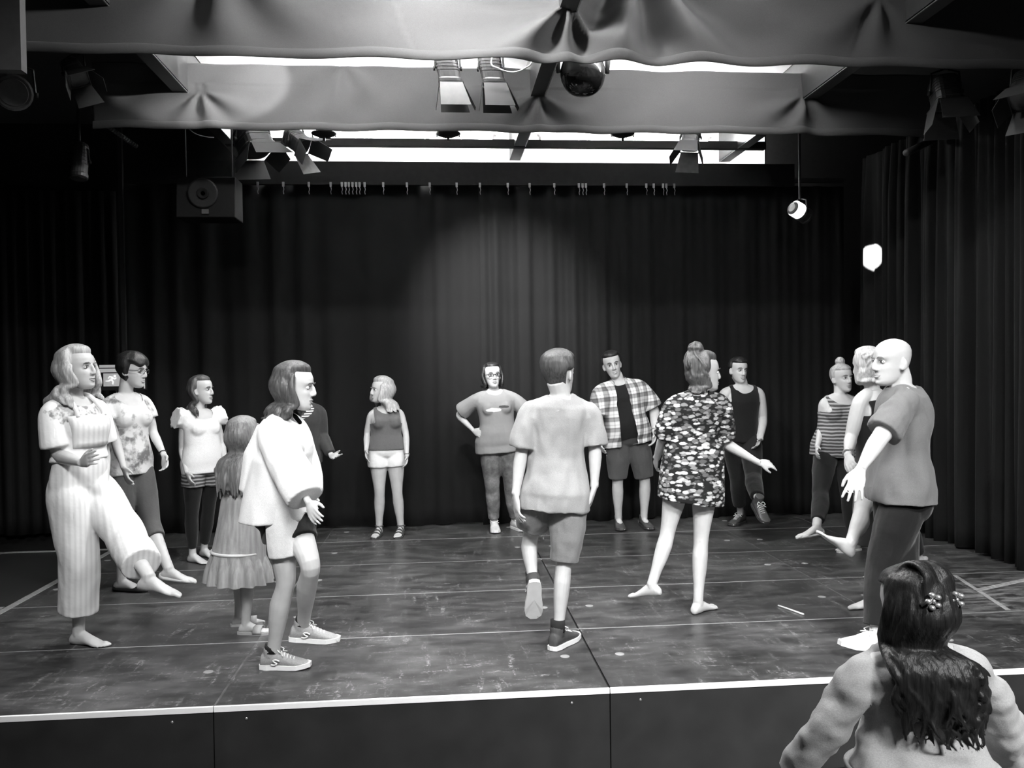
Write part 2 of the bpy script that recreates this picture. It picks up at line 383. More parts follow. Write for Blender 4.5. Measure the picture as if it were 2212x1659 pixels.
# ------------------------------------------------------------------ border cloths
def sm01(x): x = min(1, max(0, x)); return x*x*(3-2*x)
def border(name, Y, x0, x1, z0, z1, label, pulls, seed, sag, xw):
    rr = random.Random(seed); nx = int((x1-x0)/0.018); nz = 44; v = []; fc = []
    ph = [(rr.uniform(0, 6.28), rr.uniform(0.5, 1.6), rr.uniform(0.3, 1)) for _ in range(5)]
    def disp(x, z):
        t = (z1-z)/(z1-z0); y = 0.0
        for p, lam, a in ph: y += 0.010*a*math.sin(2*math.pi*(x+0.5*t)/lam+p)
        for (px, pz, st, wd, nf) in pulls:
            dx = x-px; dz = pz-z; r = math.hypot(dx, dz)
            if dz > -0.05 and r < 1.6:
                ang = math.atan2(dx, max(dz, 0.02)); fall = math.exp(-(r/wd)**2)*min(1, r/0.12)
                y += st*math.cos(ang*nf+px*3)*fall*(0.3+r)*math.exp(-(ang/1.35)**4)
        return y*(0.35+0.65*sm01((z-z0)/0.22))
    for i in range(nx+1):
        x = x0+(x1-x0)*i/nx
        zb = z0+sag*math.sin(2*math.pi*(x-x0)/(2.45)+0.6)+0.006*math.sin(x*9)
        for j in range(nz+1):
            z = zb+(z1-zb)*j/nz
            v.append((x, Y-disp(x, z), z))
    k = nz+1
    for i in range(nx):
        for j in range(nz): fc.append((i*k+j, (i+1)*k+j, (i+1)*k+j+1, i*k+j+1))
    b = MB(); b.add(v, fc); o = b.build(name, M_MOLTON, None, True)
    md = o.modifiers.new('thickness', 'SOLIDIFY'); md.thickness = 0.004
    tag(o, label, 'border cloth')
    # sewn hem along the lower edge
    h = MB(); hv = []; hf = []
    for i in range(nx+1):
        x = x0+(x1-x0)*i/nx; zb = z0+sag*math.sin(2*math.pi*(x-x0)/2.45+0.6)+0.006*math.sin(x*9)
        for dz, dy in ((-0.003, 0.004), (-0.003, -0.009), (0.035, -0.009), (0.055, -0.007), (0.06, 0.0)):
            hv.append((x, Y-disp(x, zb+max(dz, 0))+dy, zb+dz))
    for i in range(nx):
        for j in range(4): hf.append((i*5+j, (i+1)*5+j, (i+1)*5+j+1, i*5+j+1))
    h.add(hv, hf); h.build('hem', M_MOLTON, o, True)
    return o
border('border_cloth', 1.15, -3.45, 3.7, 3.645, 4.31, 'front grey border cloth with deep folds right of its middle',
       [(0.0, 3.98, 0.17, 0.7, 7), (0.45, 4.4, 0.22, 0.9, 9), (-2.2, 4.3, 0.06, 0.9, 7), (2.1, 4.1, 0.05, 0.5, 6)], 5, 0.003, 0)
border('border_cloth', 2.78, -3.6, 3.68, 3.645, 4.17, 'second grey border cloth hanging behind the pair of barn door lamps',
       [(0.0, 3.96, 0.14, 0.42, 6), (2.3, 3.98, 0.12, 0.5, 6), (-2.75, 3.96, 0.07, 0.5, 7), (-1.6, 4.2, 0.04, 0.5, 6)], 9, 0.003, 0)

# ================================================================== people: library
def evaluated(m, mods):
    o = bpy.data.objects.new('tmp', m); COL.objects.link(o)
    for t, kw in mods:
        md = o.modifiers.new(t, t)
        for a, b in kw.items(): setattr(md, a, b)
    dg = bpy.context.evaluated_depsgraph_get(); dg.update()
    r = bpy.data.meshes.new_from_object(o.evaluated_get(dg))
    bpy.data.objects.remove(o); bpy.data.meshes.remove(m)
    return r
def remeshed(b, voxel, smooth=4, ratio=1.0):
    mods = [('REMESH', dict(mode='VOXEL', voxel_size=voxel)), ('SMOOTH', dict(factor=0.5, iterations=smooth))]
    if ratio < 1: mods.append(('DECIMATE', dict(ratio=ratio)))
    return evaluated(b.mesh('tmp'), mods)
def mverts(m):
    a = np.empty(len(m.vertices)*3, np.float32); m.vertices.foreach_get('co', a); return a.reshape(-1, 3).astype(float)
def mnorm(m):
    a = np.empty(len(m.vertices)*3, np.float32); m.vertices.foreach_get('normal', a); return a.reshape(-1, 3).astype(float)
def setverts(m, v): m.vertices.foreach_set('co', v.astype(np.float32).ravel()); m.update()
def cutmesh(m, kill):
    if not kill.any(): return
    bm = bmesh.new(); bm.from_mesh(m); bm.verts.ensure_lookup_table()
    bmesh.ops.delete(bm, geom=[bm.verts[i] for i in np.nonzero(kill)[0]], context='VERTS')
    bd = [v for v in bm.verts if v.is_boundary]; nb = {v: [e.other_vert(v) for e in v.link_edges if e.is_boundary] for v in bd}
    for _ in range(8):
        new = {v: v.co*.5+sum((q.co for q in nb[v]), Vector())*(.5/len(nb[v])) for v in bd if nb[v]}
        for v, c in new.items(): v.co = c
    bm.to_mesh(m); bm.free(); m.update()
def wrinkle(m, amp, sc, seed):
    v = mverts(m); n = mnorm(m); off = Vector((seed*3.1, seed*1.7, 0)); out = np.empty(len(v))
    for i, p in enumerate(v):
        q = Vector((p[0]*sc[0], p[1]*sc[1], p[2]*sc[2]))+off
        out[i] = mnoise.noise(q)+0.5*mnoise.noise(q*2.1)
    setverts(m, v+n*(out*amp)[:, None])

def sm(a, b, x): t = min(1, max(0, (x-a)/(b-a))); return t*t*(3-2*t)
def smv(a, b, x): t = np.clip((x-a)/(b-a), 0, 1); return t*t*(3-2*t)
def rotv(v, ax, ang):
    ax = unit(ax); c, s = math.cos(ang), math.sin(ang)
    return v*c+np.cross(ax, v)*s+ax*np.dot(ax, v)*(1-c)
def solve(P, u, v, Ln, sgn):
    d = ray(u, v); d = d/np.linalg.norm(d); w = CAM-P
    b = np.dot(d, w); c = np.dot(w, w)-Ln*Ln; D = b*b-c
    if D <= 0: return CAM-b*d
    return CAM+(-b+(math.sqrt(D) if sgn == '+' else -math.sqrt(D)))*d
def pt(spec, P, Ln, Y0):
    if isinstance(spec, np.ndarray): return spec
    u, v, m = spec
    if isinstance(m, str): return solve(P, u, v, Ln, m)
    return atY(u, v, Y0+m)

HS = [(-.118, .070, .028, .016), (-.110, .086, .012, .030), (-.095, .094, -.015, .043), (-.075, .094, -.045, .052), (-.055, .092, -.062, .058), (-.03, .090, -.075, .065),
      (0, .087, -.088, .071), (.03, .093, -.095, .075), (.055, .091, -.096, .0755), (.08, .079, -.087, .069), (.098, .060, -.068, .055), (.110, .036, -.046, .036), (.117, .010, -.018, .014)]
HZ = np.array([h[0] for h in HS])
def hprof(z):
    return [np.interp(z, HZ, [h[i] for h in HS]) for i in (1, 2, 3)]
def hpt(th, z, off=0.0):
    f, b, x = hprof(z); c = 0.5*(f+b); h = 0.5*(f-b)
    k = 0.0
    return np.array([(x+off)*math.sin(th), c+(h+off)*math.cos(th), z])

class Person: pass
TORSO = {
 'F': [(-.16, .085, .05, .06), (-.10, .135, .085, .095), (-.02, .170, .10, .118), (.07, .172, .102, .112), (.22, .150, .098, .092), (.38, .128, .090, .084), (.54, .134, .096, .094), (.68, .147, .108, .102), (.80, .150, .098, .1), (.90, .125, .078, .092), (.96, .085, .060, .074), (1.0, .06, .05, .058)],
 'M': [(-.16, .085, .05, .06), (-.10, .130, .085, .09), (-.02, .158, .10, .105), (.07, .160, .102, .10), (.22, .150, .100, .09), (.38, .145, .098, .088), (.54, .155, .104, .098), (.68, .170, .112, .108), (.80, .172, .102, .106), (.90, .148, .084, .100), (.96, .098, .064, .082), (1.0, .064, .055, .064)]}

def tor(P, t, ease=0.0, ex=None, up_t=None):
    """one torso ring at height t (0 hips, 1 neck base)"""
    T = TORSO[P.sex]; ts = [q[0] for q in T]; tc = max(ts[0], t)
    hw, hf, hb = [np.interp(tc, ts, [q[i] for q in T])*P.s for i in (1, 2, 3)]
    fat = 1+(P.fat-1)*(1.0 if t < .7 else max(0.3, 1-(t-.7)*2))
    hw *= fat; hf *= fat; hb *= 1+(fat-1)*0.5
    if t < 0.6 and P.belly: hf += P.belly*P.s*math.exp(-((t-.25)/.25)**2)
    if t < -0.02 and ex == 'skirt':
        hw, hf, hb = [np.interp(-.0, ts, [q[i] for q in T])*P.s*fat for i in (1, 2, 3)]
    c = P.pel+(P.nb-P.pel)*t+P.bow*math.sin(math.pi*min(1, max(0, t)))
    k = min(1, max(0, t)); k = k*k*(3-2*k)
    lat = unit(P.plat*(1-k)+P.slat*k); up = P.up; lat = unit(lat-up*np.dot(lat, up)); fr = np.cross(lat, up)
    return c, lat, fr, hw+ease, hf+ease, hb+ease, up
def tor_ring(P, t, ease=0.0, n=28, ex=None, flare=0.0, shift=None):
    c, lat, fr, hw, hf, hb, up = tor(P, t, ease, ex)
    if shift is not None: c = c+shift
    out = []
    for j in range(n):
        a = 2*math.pi*j/n; s, q = math.sin(a), math.cos(a)
        sx = abs(s)**0.85*np.sign(s); 
        out.append(c+lat*(hw+flare)*sx+fr*((hf if q > 0 else hb)+flare)*q)
    return out
def chain(pts, n=26, it=3):
    pts = [np.array(p) for p in pts]; seg = [np.linalg.norm(pts[i+1]-pts[i]) for i in range(len(pts)-1)]; tot = sum(seg)
    ss = np.linspace(0, tot, n); out = []; acc = np.concatenate([[0], np.cumsum(seg)])
    for s in ss:
        i = min(len(seg)-1, int(np.searchsorted(acc, s, 'right')-1)); i = max(0, i)
        t = (s-acc[i])/seg[i]; out.append(pts[i]*(1-t)+pts[i+1]*t)
    out = np.array(out)
    for _ in range(it):
        o2 = out.copy(); o2[1:-1] = 0.25*out[:-2]+0.5*out[1:-1]+0.25*out[2:]; out = o2
    return out, acc/tot
def limb(b, C, prof, ref, n=14, t0=0.0, t1=1.0, ease=0.0):
    """prof: (fraction, side radius, front radius, back radius); ref = front direction"""
    k = len(C); rings = []; ts = np.linspace(0, 1, k)
    sel = [t for t in ts if t0 < t < t1]; sel = [t0]+sel+[t1]
    pf = [p[0] for p in prof]
    for t in sel:
        c = np.array([np.interp(t, ts, C[:, i]) for i in range(3)])
        e = 0.03; d = unit(np.array([np.interp(min(1, t+e), ts, C[:, i])-np.interp(max(0, t-e), ts, C[:, i]) for i in range(3)]))
        rs, rf, rb = [np.interp(t, pf, [p[i] for p in prof])+ease for i in (1, 2, 3)]
        fr = ref-d*np.dot(ref, d)
        fr = unit(fr); sd = np.cross(d, fr)
        rings.append([c+sd*rs*math.sin(2*math.pi*j/n)+fr*(rf if math.cos(2*math.pi*j/n) > 0 else rb)*math.cos(2*math.pi*j/n) for j in range(n)])
    b.loft(rings); return rings
LEGP = [(0, .082, .082, .092), (.12, .083, .085, .088), (.28, .072, .076, .07), (.44, .054, .058, .052), (.5, .050, .053, .047), (.56, .047, .046, .053), (.66, .050, .044, .066), (.76, .045, .041, .058), (.88, .034, .035, .040), (1.0, .031, .034, .036)]
ARMP = [(0, .044, .047, .047), (.15, .044, .047, .047), (.35, .040, .042, .042), (.5, .034, .036, .037), (.6, .037, .036, .036), (.75, .032, .030, .030), (.92, .024, .021, .021), (1, .025, .019, .019)]
def scaleprof(pr, k, lo=0.0): return [(a, b_*k, c*k, d*k) for a, b_, c, d in pr]

def make_hand(b, W, d, palm, thumb, s, curl=0.5, spread=0.08):
    """five fingers and a palm; d = direction of the hand, palm = palm normal, thumb = side of the thumb"""
    d = unit(d); palm = unit(palm-d*np.dot(palm, d)); th = unit(np.cross(palm, d))
    if np.dot(th, thumb) < 0: th = -th
    rings = []
    for x, hw, ht in ((-.012, .024, .017), (.015, .030, .016), (.045, .039, .0155), (.075, .041, .014), (.092, .037, .011)):
        c = W+d*x*s+palm*0.004*s*(x/.09)
        rings.append([c+th*hw*s*math.cos(2*math.pi*j/14)+palm*ht*s*math.sin(2*math.pi*j/14) for j in range(14)])
    b.loft(rings)
    ax = np.cross(d, palm)
    for i, (off, ln, r) in enumerate(((.029, .072, .0085), (.0105, .080, .0088), (-.009, .074, .0083), (-.028, .058, .0073))):
        p = W+d*.082*s+th*off*s; q = [W+d*.05*s+th*off*.9*s, p]; rr = [r*s*1.1, r*s*1.1]
        dd = unit(d+th*spread*(1.3-i)*0.9); c = curl*(0.8+0.18*i)
        for k, fr in enumerate((.45, .32, .25)):
            dd = rotv(dd, ax, c*(0.55, 0.75, 0.5)[k]); p = p+dd*ln*fr*s; q.append(p); rr.append(r*s*(1, .93, .78)[k])
        b.tube(q, rr, 9); b.ball(q[-1], r*s*.8, nu=8, nv=6)
    t0 = W+d*.018*s+th*.020*s; t1 = t0+unit(d*.75+th*.75+palm*.35)*.036*s; t2 = t1+unit(d*.9+th*.35+palm*.35)*.032*s; t3 = t2+unit(d*.95+th*.1+palm*.4)*.024*s
    b.tube([W+d*.005*s+th*.008*s, t0, t1, t2, t3], [.015*s, .0155*s, .0115*s, .0098*s, .0078*s], 9); b.ball(t3, .0078*s, nu=8, nv=6)

def make_foot(b, A, f, u, s, side):
    """bare foot: heel, instep, five toes. A ankle joint, f toe direction, u up from the sole; side = toward the big toe"""
    O = A-u*.078*s; l = side
    rings = []
    for x, hw, z0, z1, sh in ((-.058, .012, .012, .035, 0), (-.050, .025, .002, .055, 0), (-.025, .032, 0, .085, 0), (.01, .031, 0, .094, 0), (.045, .033, .004, .078, .002), (.085, .038, .003, .055, .003), (.12, .043, 0, .038, .003), (.145, .042, 0, .028, .0), (.162, .034, .003, .020, .0)):
        c = O+f*x*s+l*sh*s
        rings.append([c+l*hw*s*math.cos(2*math.pi*j/16)+u*s*((z0+z1)/2+(z1-z0)/2*math.sin(2*math.pi*j/16)) for j in range(16)])
    b.loft(rings)
    for i, (off, x, ln, r) in enumerate(((.026, .140, .056, .0125), (.008, .145, .050, .0088), (-.006, .142, .046, .0083), (-.019, .135, .042, .0079), (-.031, .126, .037, .0078))):
        p0 = O+f*x*s+l*off*s+u*.013*s; p1 = p0+f*ln*.55*s+u*.003*s; p2 = p0+f*ln*s-u*.003*s
        b.tube([p0, p1, p2], [r*s, r*s, r*s*.85], 9); b.ball(p2, r*s*.85, nu=9, nv=6)

def head_mesh(b, P):
    A = P.hA; hs = P.hs; C = P.hc
    zs = sorted(set(list(np.linspace(-.118, .117, 44)))); nth = 56; rings = []
    for z in zs:
        r = []
        for j in range(nth):
            th = 2*math.pi*j/nth; p = hpt(th, z)
            if math.cos(th) > 0:
                x = p[0]; dy = 0
                ax = abs(x)
                dy -= .010*math.exp(-((ax-.031)/.015)**2-((z-.004)/.013)**2)      # eye sockets
                dy += .004*math.exp(-((ax-.028)/.022)**2-((z-.026)/.008)**2)       # brow
                dy += .005*math.exp(-((ax-.036)/.018)**2-((z+.028)/.018)**2)       # cheeks
                dy += .006*math.exp(-((ax)/.019)**2-((z+.058)/.006)**2)            # upper lip
                dy += .006*math.exp(-((ax)/.017)**2-((z+.072)/.006)**2)            # lower lip
                dy -= .003*math.exp(-((ax)/.022)**2-((z+.0655)/.003)**2)
                dy -= .004*math.exp(-((ax)/.02)**2-((z+.086)/.006)**2)
                dy += .006*math.exp(-((ax)/.016)**2-((z+.104)/.010)**2)            # chin
                p = p+np.array([0, dy, 0])
            r.append(C+(p*hs)@A)
        rings.append(r)
    b.loft(rings)
    w = lambda x, y, z: C+(np.array([x, y, z])*hs)@A
    b.tube([w(0, .082, .024), w(0, .098, .004), w(0, .105, -.018), w(0, .107, -.028)], [.0065*hs, .008*hs, .0100*hs, .0100*hs], 10)
    b.ball(w(0, .105, -.029), .0112*hs, nu=10, nv=8)
    for sx in (-1, 1):
        b.ball(w(sx*.011, .098, -.033), .0088*hs, nu=8, nv=6)
        ea = np.array([unit(np.array([.55*sx, -.8, 0])@A), unit(np.array([sx*.8, .55, 0])@A), A[2]])
        b.ball(w(sx*.076, -.010, -.012), (.017*hs, .008*hs, .031*hs), ea, 12, 9)
        b.ball(w(sx*.074, .000, -.032), (.010*hs, .007*hs, .012*hs), ea, 8, 7)

SKIN = {}
def skin_mat(v):
    k = round(v, 2)
    if k not in SKIN:
        m, nt, b = newmat('skin_tone'); vec = objco(nt); n = noise(nt, vec, 14, 3); 
        L(nt, ramp(nt, n, [(0.3, v*0.93), (0.7, v*1.05)]), b.inputs['Base Color'])
        b.inputs['Roughness'].default_value = 0.48; b.inputs['Specular IOR Level'].default_value = 0.35
        b.inputs['Subsurface Weight'].default_value = 0.08; b.inputs['Subsurface Radius'].default_value = (.01, .01, .01)
        bump(nt, b, noise(nt, vec, 190, 2), 0.05, 0.002); SKIN[k] = m
    return SKIN[k]
def hair_mat(name, v, dark=0.45):
    if name in MATS: return MATS[name]
    m, nt, b = newmat(name); vec = objco(nt, (70, 70, 5)); n = noise(nt, vec, 1.6, 4, 0.6); n2 = noise(nt, objco(nt, (12, 12, 2.5)), 1.5, 2)
    f = math_(nt, 'ADD', math_(nt, 'MULTIPLY', n, .6), math_(nt, 'MULTIPLY', n2, .4))
    L(nt, ramp(nt, f, [(0.36, v*dark), (0.52, v), (0.68, min(1, v*1.5))]), b.inputs['Base Color'])
    b.inputs['Roughness'].default_value = 0.42; b.inputs['Specular IOR Level'].default_value = 0.35
    bump(nt, b, n, 0.5, 0.006); MATS[name] = m; return m
M_SCL = plain('eye_white', 0.75, 0.3, vary=0.02); M_IRIS = plain('dark_iris', 0.02, 0.2); M_BROW = plain('dark_brow', 0.05, 0.7)
M_LIPS = plain('lip_tone', 0.27, 0.45); M_TEETH = plain('teeth', 0.85, 0.3, vary=0.02)

def make_person(label, d):
    P = Person(); P.d = d; g = d.get
    P.sex = g('sex', 'F'); P.H = g('H', 1.7); P.s = P.H/1.7; P.fat = g('fat', 1.0); P.belly = g('belly', 0); P.Y = d['Y']; s = P.s
    P.phi = math.radians(d['phi']); sphi = math.radians(g('sphi', d['phi'])); 
    dirs = lambda a: (np.array([math.sin(a), -math.cos(a), 0.0]), np.array([math.cos(a), math.sin(a), 0.0]))
    P.fr, P.plat = dirs(P.phi); P.sfr, P.slat = dirs(sphi)
    P.pel = atY(*d['pelvis'], P.Y+g('pdy', 0)); P.nb = atY(*d['neck'], P.Y+g('ndy', 0))
    P.up = unit(P.nb-P.pel); P.bow = P.fr*g('bow', 0.015)*s
    tilt = g('stilt', 0.0); P.slat = unit(P.slat+np.array([0, 0, tilt])); ptilt = g('ptilt', 0.0); P.plat = unit(P.plat+np.array([0, 0, ptilt]))
    sw = g('sw', .148 if P.sex == 'F' else .175)*s; hw = g('hw', .088)*s
    drop = g('drop', .072 if P.sex == 'F' else .082)*s
    P.sh = {'L': P.nb+P.slat*sw-P.up*drop, 'R': P.nb-P.slat*sw-P.up*drop}
    for k, q in g('sh', {}).items(): P.sh[k] = atY(q[0], q[1], P.Y+q[2]) if not isinstance(q[2], str) else P.sh[k]
    P.hip = {'L': P.pel+P.plat*hw-np.array([0, 0, .02*s]), 'R': P.pel-P.plat*hw-np.array([0, 0, .02*s])}
    P.base = np.array([atZ(*d['base'], 0.0)[0], atZ(*d['base'], 0.0)[1], 0.0]) if 'base' in d else None
    P.el, P.wr, P.tip, P.kn, P.an = {}, {}, {}, {}, {}
    UA, FA, HD, TH, SK = .172*P.H, .152*P.H, .10*P.H, .248*P.H, .243*P.H
    for k in 'LR':
        if k in g('arms', {}):
            e, w_, t = d['arms'][k]
            P.el[k] = pt(e, P.sh[k], UA, P.Y); P.wr[k] = pt(w_, P.el[k], FA, P.Y); P.tip[k] = pt(t, P.wr[k], HD, P.Y)
        else:
            P.el[k] = P.sh[k]+np.array([0, 0, -UA])+P.slat*(0.03 if k == 'L' else -0.03); P.wr[k] = P.el[k]+np.array([0, 0, -FA])+P.sfr*0.08; P.tip[k] = P.wr[k]+np.array([0, 0, -HD])
        kn, an = d['legs'][k]
        if an[2] == 'g':
            P.an[k] = atZ(an[0], an[1], .080*s); P.an[k][2] = .078*s+g('sole', 0.0)
            mid = (P.hip[k][1]+P.an[k][1])/2
            P.kn[k] = atY(kn[0], kn[1], mid+kn[2])
        else:
            P.kn[k] = pt(kn, P.hip[k], TH, P.Y); P.an[k] = pt(an, P.kn[k], SK, P.Y)
    if P.base is None:
        gk = [k for k in 'LR' if d['legs'][k][1][2] == 'g']; a = P.an[gk[0]] if gk else P.an['L']; P.base = np.array([a[0], a[1], g('floor', 0.0)])
    if 'dbg' in d or True:
        Ln = lambda a, b_: np.linalg.norm(a-b_)/P.H
        print(label[:26].ljust(26), 'torso %.3f' % Ln(P.pel, P.nb), *['%s: ua %.3f fa %.3f th %.3f sk %.3f' % (k, Ln(P.sh[k], P.el[k]), Ln(P.el[k], P.wr[k]), Ln(P.hip[k], P.kn[k]), Ln(P.kn[k], P.an[k])) for k in 'LR'])
    # head frame
    hu, hv, hphi, hpitch, hroll = d['head']; P.hs = 1.06*g('hs', 1.0)*(0.45+0.55*s if s < 1 else s**0.5)
    hf, hl = dirs(math.radians(hphi)); hup = np.array([0, 0, 1.0])
    hf2 = rotv(hf, hl, math.radians(hpitch)); hup = rotv(hup, hl, math.radians(hpitch))
    hl2 = rotv(hl, hf2, math.radians(hroll)); hup = rotv(hup, hf2, math.radians(hroll))
    P.hA = np.array([hl2, hf2, hup]); P.hc = atY(hu, hv, P.Y+g('hdy', g('ndy', 0)))
    lpos = P.base
    root = thing('person', tuple(P.base), label, 'person', g('group'))
    P.root = root; P.foot = {}
    vox = g('vox', .0055 if P.Y < 2.2 else .0068)
    # ---- body: one continuous surface
    b = MB(); T = TORSO[P.sex]
    b.loft([tor_ring(P, t) for t in np.linspace(-.16, 1.0, 26)])
    if P.sex == 'F':
        for sx in (-1, 1):
            c, lat, fr, w_, f_, bb, up = tor(P, .66); k = g('bust', 1.0)
            b.ball(c+lat*sx*.070*s*P.fat+fr*(f_-.028*s), np.array([.058, .05, .060])*s*k, np.array([lat, fr, up]), 12, 9)
    for sx in (-1, 1):   # buttocks
        c, lat, fr, w_, f_, bb, up = tor(P, -.05)
        b.ball(c+lat*sx*.075*s*P.fat-fr*(bb-.05*s), np.array([.08, .065, .085])*s*P.fat, np.array([lat, fr, up]), 12, 9)
    nC = chain([P.nb-P.up*.05*s, P.nb+P.up*.03*s, P.hc+(np.array([0, -.030, -.040])*P.hs)@P.hA], 10, 1)[0]
    nr = (.050 if P.sex == 'F' else .058)*s*g('neckw', 1.0); limb(b, nC, [(0, nr*1.3, nr*1.15, nr*1.15), (.35, nr, nr, nr), (1, nr*.98, nr, nr)], P.sfr)
    head_mesh(b, P)
    lk_, ak_ = g('legk', 1.0)*(0.5+0.5*P.fat), g('armk', 1.0)*(0.55+0.45*P.fat)*(0.9 if P.sex == 'F' else 1.06)
    P.legC, P.armC, P.legP, P.armP, P.f0 = {}, {}, scaleprof(LEGP, s*lk_), {}, {}; armp = scaleprof(ARMP, s*ak_)
    P.footf, P.footu, P.lfr, P.afr = {}, {}, {}, {}
    for k in 'LR':
        ff, fp = d['feet'][k]; fd, fl = dirs(math.radians(ff)); fu = np.array([0, 0, 1.0])
        fax = fl
        fd = rotv(fd, fax, math.radians(fp)); fu = rotv(fu, fax, math.radians(fp))
        P.footf[k], P.footu[k] = fd, fu
        sd = np.cross(fd, fu)       # person's right of the foot
        big = sd if k == 'L' else -sd
        C, _ = chain([P.hip[k]+P.up*.03*s, P.kn[k], P.an[k]], 30, 3); P.legC[k] = C
        kf = unit(fd*0.6+P.fr*0.6+(P.kn[k]-(P.hip[k]+P.an[k])/2)*4+0.001); P.lfr[k] = kf
        limb(b, C, P.legP, kf, 16)
        b.tube([P.an[k]+unit(P.kn[k]-P.an[k])*.03*s, P.an[k], P.an[k]-fu*.02*s], [.033*s, .035*s, .034*s], 10)
        make_foot(b, P.an[k], fd, fu, s*g('footk', 1.0), big)
        # arm
        side = P.slat if k == 'L' else -P.slat
        C, fr_ = chain([P.nb+side*.045*s-P.up*.03*s, P.sh[k]-P.up*.002*s, P.el[k], P.wr[k]], 34, 3); P.armC[k] = C; P.f0[k] = fr_[1]
        P.armP[k] = [(0, .046*s, .05*s, .05*s)]+[(fr_[1]+t*(1-fr_[1]), a_, c_, d_) for t, a_, c_, d_ in armp]
        af = unit(P.sfr*0.5+(-P.el[k]+(P.sh[k]+P.wr[k])/2)*6+0.001); P.afr[k] = af
        limb(b, C, P.armP[k], af, 14)
        c2 = tor(P, .74)[0]+side*.085*s
        b.tube([c2, c2*0.45+P.sh[k]*0.55-P.up*.02*s, P.sh[k]-P.up*.03*s], [.072*s, .06*s, .044*s], 12)
        hd = unit(P.tip[k]-P.wr[k])
        hv_ = g('hands', {}).get(k, {})
        med = -side+P.sfr*0.25
        if abs(np.dot(hd, unit(med))) > .9: med = np.array([0, 0, -1.0])
        palm = np.array(hv_.get('palm', med), float)
        thumb = np.array(hv_.get('thumb', P.sfr+np.array([0, 0, .3])), float)
        make_hand(b, P.wr[k], hd, palm, thumb, s*(.94 if P.sex == 'F' else 1.04)*g('handk', 1.0), hv_.get('curl', .45), hv_.get('spread', .08))
    for x in range(len(b.v)): b.v[x] = b.v[x]-P.base
    m = remeshed(b, vox, 2, g('ratio', .5))
    P.skin = skin_mat(g('skin', .52))
    P.body = link('body', m, P.skin, root, True)
    # ---- face details
    w = lambda x, y, z: P.hc+(np.array([x, y, z])*P.hs)@P.hA-P.base
    if g('face', True):
        for sx in (-1, 1):
            e = MB().ball(w(sx*.031, .0765, .004), (.0135*P.hs, .0105*P.hs, .0085*P.hs), P.hA, 12, 9).build('eye', M_SCL, root, True)
            MB().ball(w(sx*.031+g('gaze', 0), .0850, .0045), (.0062*P.hs, .003*P.hs, .0062*P.hs), P.hA, 10, 7).build('iris', M_IRIS, e, True)
            MB().tube([w(sx*.016, .0885, .008), w(sx*.024, .089, .0125), w(sx*.034, .087, .0125), w(sx*.045, .079, .006)], [.0012, .0022, .0022, .001], 6).build('eyelash', M_BROW, e, True)
            MB().tube([w(sx*.014, .0965, .0235), w(sx*.027, .0965, .030), w(sx*.040, .089, .029), w(sx*.050, .080, .022)], [.0022, .0034, .003, .0014], 6).build('eyebrow', P.d.get('browm', M_BROW), root, True)
        lp = MB()
        lp.tube([w(-.025, .084, -.0635), w(-.012, .0955, -.0600), w(0, .0985, -.0605), w(.012, .0955, -.0600), w(.025, .084, -.0635)], [.001, .0032, .0036, .0032, .001], 8)
        lp.tube([w(-.024, .084, -.066), w(-.012, .0945, -.071), w(0, .0975, -.0725), w(.012, .0945, -.071), w(.024, .084, -.066)], [.001, .0036, .0044, .0036, .001], 8)
        lp.build('lips', M_LIPS, root, True)
        if g('smile'):
            MB().tube([w(-.019, .090, -.0635), w(-.008, .0965, -.0665), w(.008, .0965, -.0665), w(.019, .090, -.0635)], [.0015, .0034, .0034, .0015], 8).build('teeth', M_TEETH, root, True)
    if 'hair' in d: d['hair'](P)
    for k in 'LR':
        if d.get('shoes', {}).get(k): d['shoes'][k](P, k)
    for fn in d.get('wear', []): fn(P)
    return P

# ------------------------------------------------------------------ hair
def hair_cap(b, P, thick, zline=.076, side=70, nape=-.075, earclear=False, lump=0.004, seed=1, fringe=None):
    A, hs, C = P.hA, P.hs, P.hc
    zs = np.linspace(-.112, .117, 40); nth = 64; rings = []
    for z in zs:
        r = []
        for j in range(nth):
            th = 2*math.pi*j/nth; a = abs(((th+math.pi) % (2*math.pi))-math.pi); ad = math.degrees(a)
            zl = zline if fringe is None else zline-fringe*math.exp(-((ad-30)/22)**2)
            lim = side+14*sm(.05, -.05, z)+34*sm(-.045, -.09, z)
            mask = max(sm(zl-.012, zl+.022, z), sm(lim-10, lim+14, ad))
            mask *= sm(nape-.02, nape+.008, z)
            if earclear: mask *= 1-sm(58, 68, ad)*(1-sm(108, 120, ad))*sm(.028, .008, z)
            ln = thick*(0.22+0.78*sm(nape-.01, nape+.10, z))*(1-.75*sm(.07, .117, z))*(.5+.5*sm(15, 80, ad))+lump*mnoise.noise(Vector((math.sin(th)*2.2+seed, math.cos(th)*2.2, z*16)))
            p = hpt(th, z, mask**1.6*ln+.002*mask-.010*(1-mask)**2)
            p = p+np.array([0, 0, mask*thick*0.9*sm(.03, .117, z)])
            r.append(C+(p*hs)@A)
        rings.append(r)
    b.loft(rings); return b
def off_body(P, p, gap):
    """push a point of hair out of the clothed torso"""
    q = p-P.nb; t = 1+np.dot(q, P.up)/np.linalg.norm(P.nb-P.pel)
    if t > 1.0: return p
    c, lat, fr, hw, hf, hb, up = tor(P, max(t, .0), .02+gap); d = p-c; d = d-up*np.dot(d, up)
    if t > .72: hw = max(hw, .17*P.s)
    x, y = np.dot(d, lat), np.dot(d, fr); e = math.hypot(x/hw, y/(hf if y > 0 else hb))
    if e >= 1: return p
    h = hf if y > 0 else hb
    y2 = math.copysign(h*math.sqrt(max(0, 1-(x/hw)**2)), y)
    return p+fr*(y2-y)
